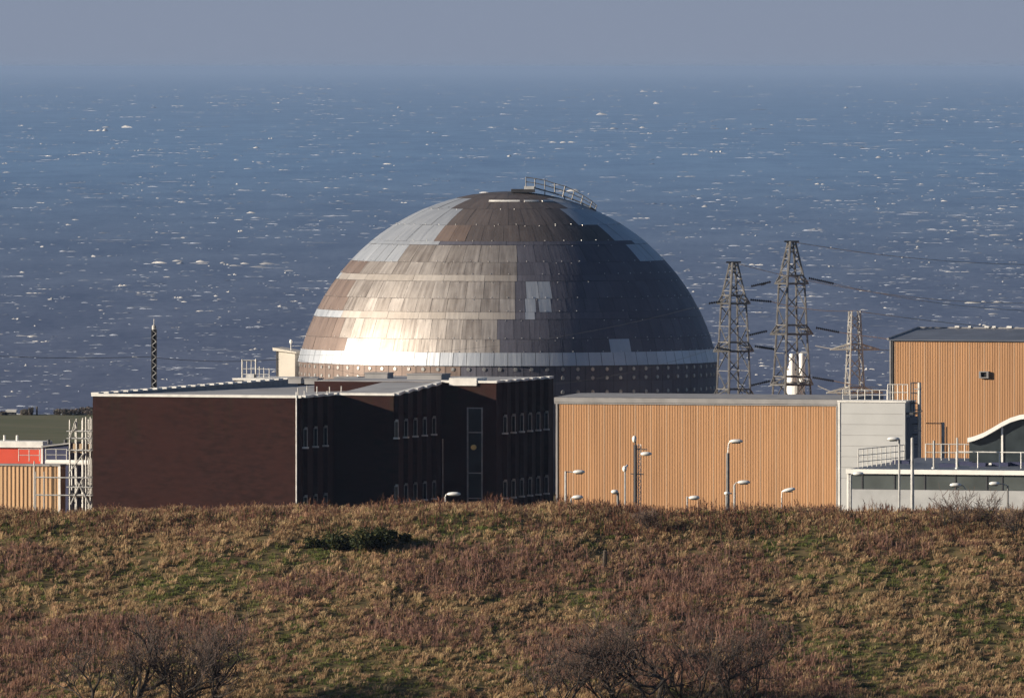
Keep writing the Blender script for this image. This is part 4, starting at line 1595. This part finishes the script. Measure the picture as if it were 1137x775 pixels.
# shed rainwater posts near the shed foot
for X, Y0, lab in ((634, 523, None),):
    pass

# ================================================================== FAR FIELD
def leaf_cloud(centres, radii, n, size, cols, mat_, name, parent=None, off=(0, 0, 0)):
    cs = np.array(centres); rs = np.array(radii)
    pick = rng.integers(0, len(cs), n)
    dirs = rng.normal(size=(n, 3)); dirs /= np.linalg.norm(dirs, axis=1)[:, None]
    rad = rng.random(n) ** .45
    p = cs[pick] + dirs * rad[:, None] * rs[pick]
    a = rng.normal(size=(n, 3)); a /= np.linalg.norm(a, axis=1)[:, None]
    b_ = np.cross(a, rng.normal(size=(n, 3))); b_ /= np.linalg.norm(b_, axis=1)[:, None]
    s = size * (.5 + rng.random(n))[:, None]
    v = np.stack([p - a * s, p + a * s * .3 + b_ * s * .5, p + a * s, p - b_ * s * .45], 1).reshape(-1, 3) - np.array(off)
    q = np.arange(n * 4).reshape(-1, 4)
    c = np.array(cols)[rng.integers(0, len(cols), n)] * (.75 + .5 * rng.random(n))[:, None]
    return arrays_mesh(name, v, q, mat_, np.repeat(c, 4, 0), parent, 4)


dH = 1696.
for (X, wX, hY, lab) in ((4, 8, 4, 'low dark bush at the far left of the field edge'), (28, 10, 7, 'bare dark hedge clump right of the farmhouse'), (34, 5, 9, 'upright dark shrub on the far field edge'),
                         (72, 20, 8, 'reddish brown thicket on the far field edge near the scaffold'), (92, 24, 10, 'wide brown thicket behind the scaffold top on the field edge')):
    k = K * dH
    cx_ = px(X, dH)
    h = thing('field_hedge', lab, 'hedge', (cx_, dH, terr(cx_, dH)), 'hedge clumps on the far field edge')
    cs = [(cx_ + random.uniform(-.4, .4) * wX * k, dH + random.uniform(-1.5, 1.5), terr(cx_, dH) + hY * k * random.uniform(.25, .55)) for _ in range(5)]
    leaf_cloud(cs, [(wX * k * .3, 1.2, hY * k * .42)] * 5, 900, .16, [(.10, .085, .08), (.13, .105, .095), (.09, .09, .075)], M['stems'], 'twigs', h, h.location)
    m = MB()
    for _ in range(5):
        x_ = cx_ + random.uniform(-.4, .4) * wX * k
        m.tube((x_, dH, terr(cx_, dH) - .2), (x_ + random.uniform(-.3, .3), dH, terr(cx_, dH) + hY * k * .6), .06, 5)
    m.build('stem', M['bark'], h)
x0, x1 = px(7.5, dH + 3), px(17, dH + 3)
zg = terr(0, dH)
fh = thing('farm_shed', 'tiny whitewashed farm shed on the far left field edge', 'building', ((x0 + x1) / 2, dH + 3, zg))
m = MB(); m.box((x0, dH + 3, zg - 1), (x1, dH + 7, zg + .3)); m.build('wall', M['slate'], fh)
m = MB(); m.prism([(x0 - .15, dH + 2.8), (x1 + .15, dH + 2.8), (x1 + .15, dH + 7.2), (x0 - .15, dH + 7.2)], zg + .3, lambda u, v: zg + .85 - .25 * abs(v - dH - 5) / 2.2); m.build('roof', M['farm'], fh)
fp = thing('field_post', 'dark gate post on the far field edge', 'post', (px(41, dH), dH, zg))
m = MB(); m.tube((px(41, dH), dH, zg - .3), (px(41, dH), dH, zg + 1.1), .12, 6); m.build('shaft', M['post'], fp)
m = MB(); m.tube((px(41, dH), dH, zg + 1.1), (px(41, dH), dH, zg + 1.2), .15, 6, .05); m.build('cap', M['post'], fp)

# ================================================================== BANK VEGETATION
def ellw(x, y, els):
    w = 0.
    for (cx, cy, rx, ry) in els:
        q = ((x - cx) / rx) ** 2 + ((y - cy) / ry) ** 2
        if q < 1.6:
            w = max(w, min(1., (1.6 - q) / 1.0))
    return w


def area(X, Y, wx, wy):
    x, y = on_hill(X, Y)
    ya, yb = on_hill(X, Y + wy)[1], on_hill(X, Y - wy)[1]
    return (x, y, wx * K * y, max(.6, (yb - ya) / 2))


bracken = [area(*a) for a in ((560, 636, 100, 30), (500, 645, 70, 24), (770, 640, 95, 26), (740, 668, 70, 26), (20, 735, 70, 45), (70, 720, 90, 28), (860, 760, 90, 28), (680, 735, 110, 35), (800, 715, 80, 34),
                               (20, 625, 55, 20), (490, 705, 60, 18), (170, 705, 110, 22), (430, 700, 40, 14), (990, 610, 45, 12), (340, 655, 60, 14))]
green = [area(*a) for a in ((880, 600, 50, 18), (700, 655, 45, 10), (180, 655, 50, 16), (670, 585, 40, 10), (640, 660, 60, 20), (420, 765, 60, 22), (580, 735, 30, 14), (110, 690, 40, 12), (330, 620, 50, 12), (1000, 640, 60, 20), (250, 640, 60, 20),
                            (850, 705, 45, 20), (1110, 690, 60, 24), (950, 730, 80, 24), (390, 755, 60, 25), (520, 585, 60, 14), (800, 575, 90, 12), (40, 590, 60, 14))]


def blades(base, ang, length, width, lean, col, tip=1.25):
    """three-triangle curved blades, vectorised"""
    n = len(base)
    dx, dy = np.cos(ang), np.sin(ang)
    fa = rng.random(n) * 2 * np.pi
    wx, wy = np.cos(fa) * width / 2, np.sin(fa) * width / 2
    z = np.zeros(n)
    W = np.stack([wx, wy, z], 1)
    D_ = np.stack([dx, dy, z], 1)
    up = np.array([0, 0, 1.])
    mid = base + D_ * (lean * length * .35)[:, None] + up * (length * .62 * np.sqrt(np.clip(1 - (lean * .5) ** 2, .1, 1)))[:, None]
    end = base + D_ * (lean * length * .95)[:, None] + up * (length * (1 - .55 * lean))[:, None]
    v = np.stack([base - W, base + W, mid + W * .8, mid - W * .8, end], 1).reshape(-1, 3)
    i = (np.arange(n) * 5)[:, None]
    t = np.concatenate([i + np.array([[0, 1, 2]]), i + np.array([[0, 2, 3]]), i + np.array([[3, 2, 4]])], 1).reshape(-1, 3)
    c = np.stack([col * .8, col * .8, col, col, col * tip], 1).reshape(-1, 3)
    return v, t, c


tb, tl, tw, tn, tlean, tcol, tang = [], [], [], [], [], [], []
y = 650.
STRAW = [(.53, .385, .212), (.47, .325, .185), (.60, .45, .26), (.385, .26, .15), (.49, .32, .20), (.43, .295, .17)]
GREEN = [(0.163, 0.188, 0.056), (0.213, 0.225, 0.075), (0.125, 0.163, 0.05), (0.263, 0.25, 0.094)]
RUST = [(.33, .19, .135), (.39, .23, .155), (.28, .165, .125)]
step = .36
while y < 707:
    xw = 54.
    x = -xw
    while x < xw:
        xx, yy = x + random.uniform(-.21, .21), y + random.uniform(-.21, .21)
        x += step
        n1 = mnoise.noise((xx * .9, yy * .9, 4.))
        if n1 < -.46 + .1 * random.random():
            continue
        n2 = mnoise.noise((xx * .11, yy * .16, 8.)) + .5 * mnoise.noise((xx * .4, yy * .45, 1.))
        wb, wg = ellw(xx, yy, bracken), ellw(xx, yy, green)
        r_ = random.random()
        if wb * .6 > r_: c = random.choice(RUST)
        elif max(wg * .72, .23 + .55 * n2) > random.random(): c = random.choice(GREEN)
        else:
            c = random.choice(STRAW)
            if mnoise.noise((xx * .2, yy * .2, 15.)) > .15 and random.random() < .3: c = random.choice(RUST)
        s = (.8 + .5 * n1 + random.uniform(-.2, .35))
        if c in GREEN: s *= .62
        if yy > 700: s *= 1.05
        tb.append((xx, yy, terr(xx, yy) - .03)); tcol.append(np.array(c) * random.uniform(.8, 1.25)); tl.append(.44 * s); tlean.append(random.uniform(.55, .95))
        tang.append(random.gauss(.15, .7))
    y += step
tb = np.array(tb); tcol = np.array(tcol); tl = np.array(tl); tlean = np.array(tlean); tang = np.array(tang)
NB = 18
N = len(tb)
rep = np.repeat(np.arange(N), NB)
n = len(rep)
sp_a = rng.random(n) * 2 * np.pi
sp_r = rng.random(n) ** .7 * .21
base = tb[rep] + np.stack([np.cos(sp_a) * sp_r, np.sin(sp_a) * sp_r, np.zeros(n)], 1)
ang = np.where(rng.random(n) < .55, tang[rep] + rng.normal(0, .4, n), sp_a)
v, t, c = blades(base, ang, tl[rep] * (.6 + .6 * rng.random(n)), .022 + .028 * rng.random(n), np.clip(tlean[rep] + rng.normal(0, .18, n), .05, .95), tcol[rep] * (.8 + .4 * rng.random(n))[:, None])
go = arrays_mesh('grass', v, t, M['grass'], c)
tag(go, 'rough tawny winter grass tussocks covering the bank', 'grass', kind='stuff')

# dead stems: bracken patches and the seeded fringe along the crest
sb_, sl_, sc2, sw_ = [], [], [], []
for (cx, cy, rx, ry) in bracken:
    k = int(rx * ry * math.pi * 13)
    for _ in range(k):
        a, q = random.random() * 2 * math.pi, math.sqrt(random.random()) * 1.15
        x_, y_ = cx + rx * q * math.cos(a), cy + ry * q * math.sin(a)
        if y_ > 702 or abs(x_) > 54: continue
        if mnoise.noise((x_ * .5, y_ * .5, 7.)) < -.25 + .3 * (q - .7): continue
        sb_.append((x_, y_, terr(x_, y_) - .05)); sl_.append(random.uniform(.45, 1.05) * (1.1 - .3 * q)); sw_.append(random.uniform(.014, .03))
        sc2.append(np.array(random.choice(((.24, .137, .11), (.29, .165, .13), (.19, .115, .10), (.34, .205, .155)))) * random.uniform(.8, 1.2))
for _ in range(15000):
    X = random.uniform(-60, 1200)
    d_ = random.uniform(697, 706)
    x_ = px(X, d_)
    dens = .35 + .5 * mnoise.noise((x_ * .22, 3., 3.)) + (.35 if 615 < X < 930 else 0) + (.3 if X < 330 else 0)
    if random.random() > dens: continue
    hgt = random.uniform(.25, .85) * (1.0 if X > 340 else .75) * (.7 + .6 * max(0, mnoise.noise((x_ * .5, 9., 1.)) + .3))
    sb_.append((x_, d_, terr(x_, d_) - .05)); sl_.append(hgt); sw_.append(random.uniform(.02, .04))
    sc2.append(np.array(random.choice(((.20, .10, .065), (.16, .075, .055), (.24, .14, .08), (.13, .065, .05)))) * random.uniform(.8, 1.2))
base = np.array(sb_); n0 = len(base)
sl_ = np.array(sl_); sw_ = np.array(sw_); sc2 = np.array(sc2)
rep = np.repeat(np.arange(n0), 4)
n = len(rep)
side = rng.random(n) * 2 * np.pi
hfrac = np.where(np.tile([1, 0, 0, 0], n0) == 1, 0, rng.uniform(.3, .8, n))
bb = base[rep] + np.stack([np.zeros(n), np.zeros(n), hfrac * sl_[rep]], 1)
ll = np.where(hfrac == 0, sl_[rep], sl_[rep] * (.25 + .3 * rng.random(n)))
v, t, c = blades(bb, side, ll, sw_[rep], np.where(hfrac == 0, .12, .6), sc2[rep] * (.8 + .4 * rng.random(n))[:, None], 1.1)
tag(arrays_mesh('dead_bracken', v, t, M['stems'], c), 'reddish brown dead stems and bracken patches on the bank', 'bracken', kind='stuff')

# gorse
GG = 'gorse bushes on the bank'
for (X, Y, wx, hy, nl, lab) in ((372, 612, 34, 20, 5200, 'smaller dark green gorse bush, lower of the adjoining pair on the bank'), (420, 613, 40, 26, 7500, 'wider taller dark green gorse bush of the adjoining pair on the bank')):
    x_, y_ = on_hill(X, Y)
    k = K * y_
    g = thing('gorse_bush', lab, 'bush', (x_, y_, terr(x_, y_)), GG)
    cs, rs = [], []
    for _ in range(13):
        a = random.uniform(-1, 1)
        e = math.sqrt(max(.05, 1 - a * a))
        cs.append((x_ + a * wx * k * .85, y_ + random.uniform(-.5, .9), terr(x_, y_) + hy * k * random.uniform(.25, .75) * (.45 + .55 * e)))
        s_ = random.uniform(.35, .62)
        rs.append((s_ * 1.2, s_, s_ * .85))
    leaf_cloud(cs, rs, nl, .075, [(.028, .040, .014), (.04, .052, .018), (.022, .03, .012), (.07, .065, .02)], M['gorse'], 'foliage', g, g.location)
    m = MB()
    for c_ in cs:
        m.tube((x_ + (c_[0] - x_) * .4, y_, terr(x_, y_) - .2), c_, .035, 5, .015)
    m.build('stem', M['bark'], g)


# bare trees and shrubs
def skeleton(p, d_, L, r, depth, out, up=.075, wig=.17, kids=(3, 4), twig=.011):
    n = 4 if depth > 1 else 3
    q = Vector(p); dv = Vector(d_).normalized()
    pts = [q.copy()]
    for i in range(n):
        dv = (dv + Vector((random.gauss(0, wig), random.gauss(0, wig), random.gauss(0, wig * .6) + up))).normalized()
        q = q + dv * (L / n)
        pts.append(q.copy())
    for i in range(n):
        out.append((pts[i], pts[i + 1], max(twig, lerp(r, r * .55, i / n)), max(twig * .8, lerp(r, r * .55, (i + 1) / n)), depth))
    if depth == 0:
        return
    for k in range(random.randint(*kids)):
        i = random.randint(1, n) if k else n
        b_ = pts[i]
        ax = Vector((random.gauss(0, 1), random.gauss(0, 1), random.gauss(0, .5) + .25)).normalized()
        nd_ = (dv * .7 + ax * random.uniform(.5, 1.0)).normalized()
        skeleton(b_, nd_, L * random.uniform(.62, .88), max(twig, r * .58), depth - 1, out, up, wig, kids, twig)


def bare_tree(label, X, d, H, name='bare_tree', cat='tree', depth=5, lean=0., stems=1, grp='leafless trees at the foot of the bank', r0=.13, twmat='twig', split=2, spread=.35, L0=None, sink=0., kids=(3, 4), twig=.012):
    x_ = px(X, d)
    b0 = Vector((x_, d, terr(x_, d) - .1 - sink))
    t = thing(name, label, cat, b0, grp)
    segs = []
    for s in range(stems):
        a = random.uniform(0, 2 * math.pi)
        dv = Vector((lean + spread * math.copysign(abs(math.cos(a)) ** .5, math.cos(a)) * (stems > 1), spread * .6 * math.sin(a) * (stems > 1), 1))
        skeleton(b0, dv, (L0 or H * .30) * random.uniform(.85, 1.1), r0 * (1 if s == 0 else .75), depth, segs, kids=kids, twig=twig)
    zq_ = sorted(q.z for _, q, _, _, _ in segs)
    zmax = (zq_[int(len(zq_) * .965)] if cat == 'tree' else zq_[-1]) - b0.z
    f = H / zmax
    tr, cr = MB(), MB()
    for (p, q, ra, rb_, dep) in segs:
        p = b0 + (p - b0) * f; q = b0 + (q - b0) * f
        if dep >= split: tr.tube(p, q, ra, 6, rb_, cap=False)
        else: cr.tube(p, q, ra, 3, rb_, cap=False)
    tr.build('trunk', M['bark'], t)
    cr.build('crown', M[twmat], t)
    return t


TH = lambda Y, d, X: pz(Y, d) - terr(px(X, d), d)
random.seed(21)
for (lab, X, d, Yt, stems, dep, lean, r0) in (
        ('dark forked bare tree at the lower left corner area', 142, 669, 694, 2, 5, .02, .17),
        ('bare tree with many thin stems right of the forked tree', 188, 669.5, 690, 3, 5, .05, .11),
        ('spreading bare tree at the right of the lower left clump', 232, 669, 694, 3, 5, .1, .10),
        ('low bare tree leaning left out of the lower left clump', 98, 668.5, 706, 2, 5, -.25, .10),
        ('pale stemmed bare tree standing tallest in the lower middle', 728, 669, 678, 2, 5, .0, .13),
        ('bare tree with crooked dark limbs right of the pale stemmed tree', 762, 669.5, 684, 2, 5, .08, .13),
        ('thin bare tree left of the pale stemmed tree', 682, 669.5, 690, 3, 5, -.05, .09),
        ('low twiggy bare tree left edge of the lower middle clump', 625, 668.5, 706, 3, 5, -.1, .08),
        ('low spreading bare tree right edge of the lower middle clump', 818, 669, 702, 3, 5, .15, .09)):
    bare_tree(lab, X, d, TH(Yt, d, X), stems=stems, depth=dep, lean=lean, r0=r0 * 1.2, L0=TH(Yt, d, X) * .36, kids=(2, 4), twig=.0105, split=1, spread=.75)
random.seed(5)
for (lab, X, d, Yt, stems) in (('leafless shrub on the crest before the low window strip', 1068, 699, 534, 5), ('leafless shrub on the crest before the right end of the window strip', 1098, 699, 540, 5),
                               ('low leafless shrub on the crest at the right edge', 1128, 698, 552, 6),
                               ('purple brown shrub poking above the crest before the orange shed', 721, 698, 556, 9), ('thin leafless shrub left of the crest window strip shrubs', 1050, 699, 545, 3)):
    bare_tree(lab, X, d, TH(Yt, d, X), 'bare_shrub', 'shrub', 3, 0, stems, 'leafless shrubs along the crest', .022, spread=.35, twig=.011)
# weathered stump
x_, y_ = on_hill(671, 629)
pp = thing('fence_post', 'short dark weathered post on the bank slope', 'post', (x_, y_, terr(x_, y_)))
m = MB()
m.tube((x_, y_, terr(x_, y_) - .2), (x_ + .05, y_, terr(x_, y_) + .85), .14, 7, .12); m.build('shaft', M['post'], pp)
m = MB(); m.tube((x_ + .05, y_, terr(x_, y_) + .85), (x_ + .05, y_, terr(x_, y_) + .93), .16, 7, .06); m.build('cap', M['post'], pp)

# ------------------------------------------------------------------ haze, sky, sun, camera
EL, AZ = R(15.5), R(13)     # sun elevation; the sun stands left and a little behind the camera
hz = MB()
hz.box((-52000, -1200, -8), (52000, 243000, 81))
hm = bpy.data.materials.new('sea_haze')
hm.use_nodes = True
nt = hm.node_tree
nt.nodes.remove(nt.nodes['Principled BSDF'])
vo = nd(nt, 'ShaderNodeVolumePrincipled')
vo.inputs['Density'].default_value = 2.2e-5
vo.inputs['Color'].default_value = (.305, .432, .672, 1)
vo.inputs['Anisotropy'].default_value = .0
nt.links.new(vo.outputs[0], nt.nodes['Material Output'].inputs['Volume'])
tag(hz.build('haze', hm), kind='stuff')

wld = bpy.data.worlds.new('World')
SC.world = wld
wld.use_nodes = True
nt = wld.node_tree
bg = nt.nodes['Background']
sky = nd(nt, 'ShaderNodeTexSky', sky_type='NISHITA')
sky.sun_disc = False
sky.sun_elevation = EL
sun_to = Vector((-math.cos(EL) * math.cos(AZ), -math.cos(EL) * math.sin(AZ), math.sin(EL)))
sky.sun_rotation = math.atan2(sun_to.x, sun_to.y)
sky.air_density = 1.0
sky.dust_density = .3
sky.ozone_density = 3.0
bg.inputs['Strength'].default_value = .052
tcw = nd(nt, 'ShaderNodeTexCoord')
lift = nd(nt, 'ShaderNodeVectorMath', operation='ADD')
lift.inputs[1].default_value = (0, 0, .16)
nrm = nd(nt, 'ShaderNodeVectorMath', operation='NORMALIZE')
nt.links.new(tcw.outputs['Generated'], lift.inputs[0])
nt.links.new(lift.outputs[0], nrm.inputs[0])
nt.links.new(nrm.outputs[0], sky.inputs[0])
sz = nd(nt, 'ShaderNodeSeparateXYZ')
nt.links.new(tcw.outputs['Generated'], sz.inputs[0])
hb = nd(nt, 'ShaderNodeMapRange', interpolation_type='SMOOTHSTEP')
hb.inputs['From Min'].default_value = .02
hb.inputs['From Max'].default_value = .22
hb.inputs['To Min'].default_value = .85
hb.inputs['To Max'].default_value = 0
nt.links.new(sz.outputs['Z'], hb.inputs['Value'])
hmix = nd(nt, 'ShaderNodeMix', data_type='RGBA')      # dull winter haze bank low in the sky
hmix.inputs['B'].default_value = (2.982, 3.382, 4.494, 1)
nt.links.new(hb.outputs[0], hmix.inputs['Factor'])
nt.links.new(sky.outputs[0], hmix.inputs['A'])
nt.links.new(hmix.outputs['Result'], bg.inputs['Color'])

ld = bpy.data.lights.new('Sun', 'SUN')
ld.energy = 5.0
ld.angle = R(.5)
ld.color = (1.0, .87, .70)
lo = bpy.data.objects.new('Sun', ld)
COL.objects.link(lo)
lo.rotation_euler = sun_to.to_track_quat('Z', 'Y').to_euler()

cam = bpy.data.cameras.new('Camera')
cam.sensor_width = 36
cam.lens = 36 / (1137 * K)
cam.shift_y = -(387.5 - HY) / 1137
cam.clip_start = 1
cam.clip_end = 400000
co = bpy.data.objects.new('Camera', cam)
COL.objects.link(co)
co.location = (0, 0, HC)
co.rotation_euler = (R(90), 0, 0)
SC.camera = co

vs = SC.view_settings
vs.view_transform = 'Standard'
vs.look = 'None'
vs.exposure = .72
vs.gamma = 1
vs.use_curve_mapping = False
SC.render.engine = 'CYCLES'
cy = SC.cycles
cy.use_denoising = True
cy.max_bounces = 5
cy.diffuse_bounces = 2
cy.glossy_bounces = 2
cy.transmission_bounces = 2
cy.volume_bounces = 0
cy.use_light_tree = False
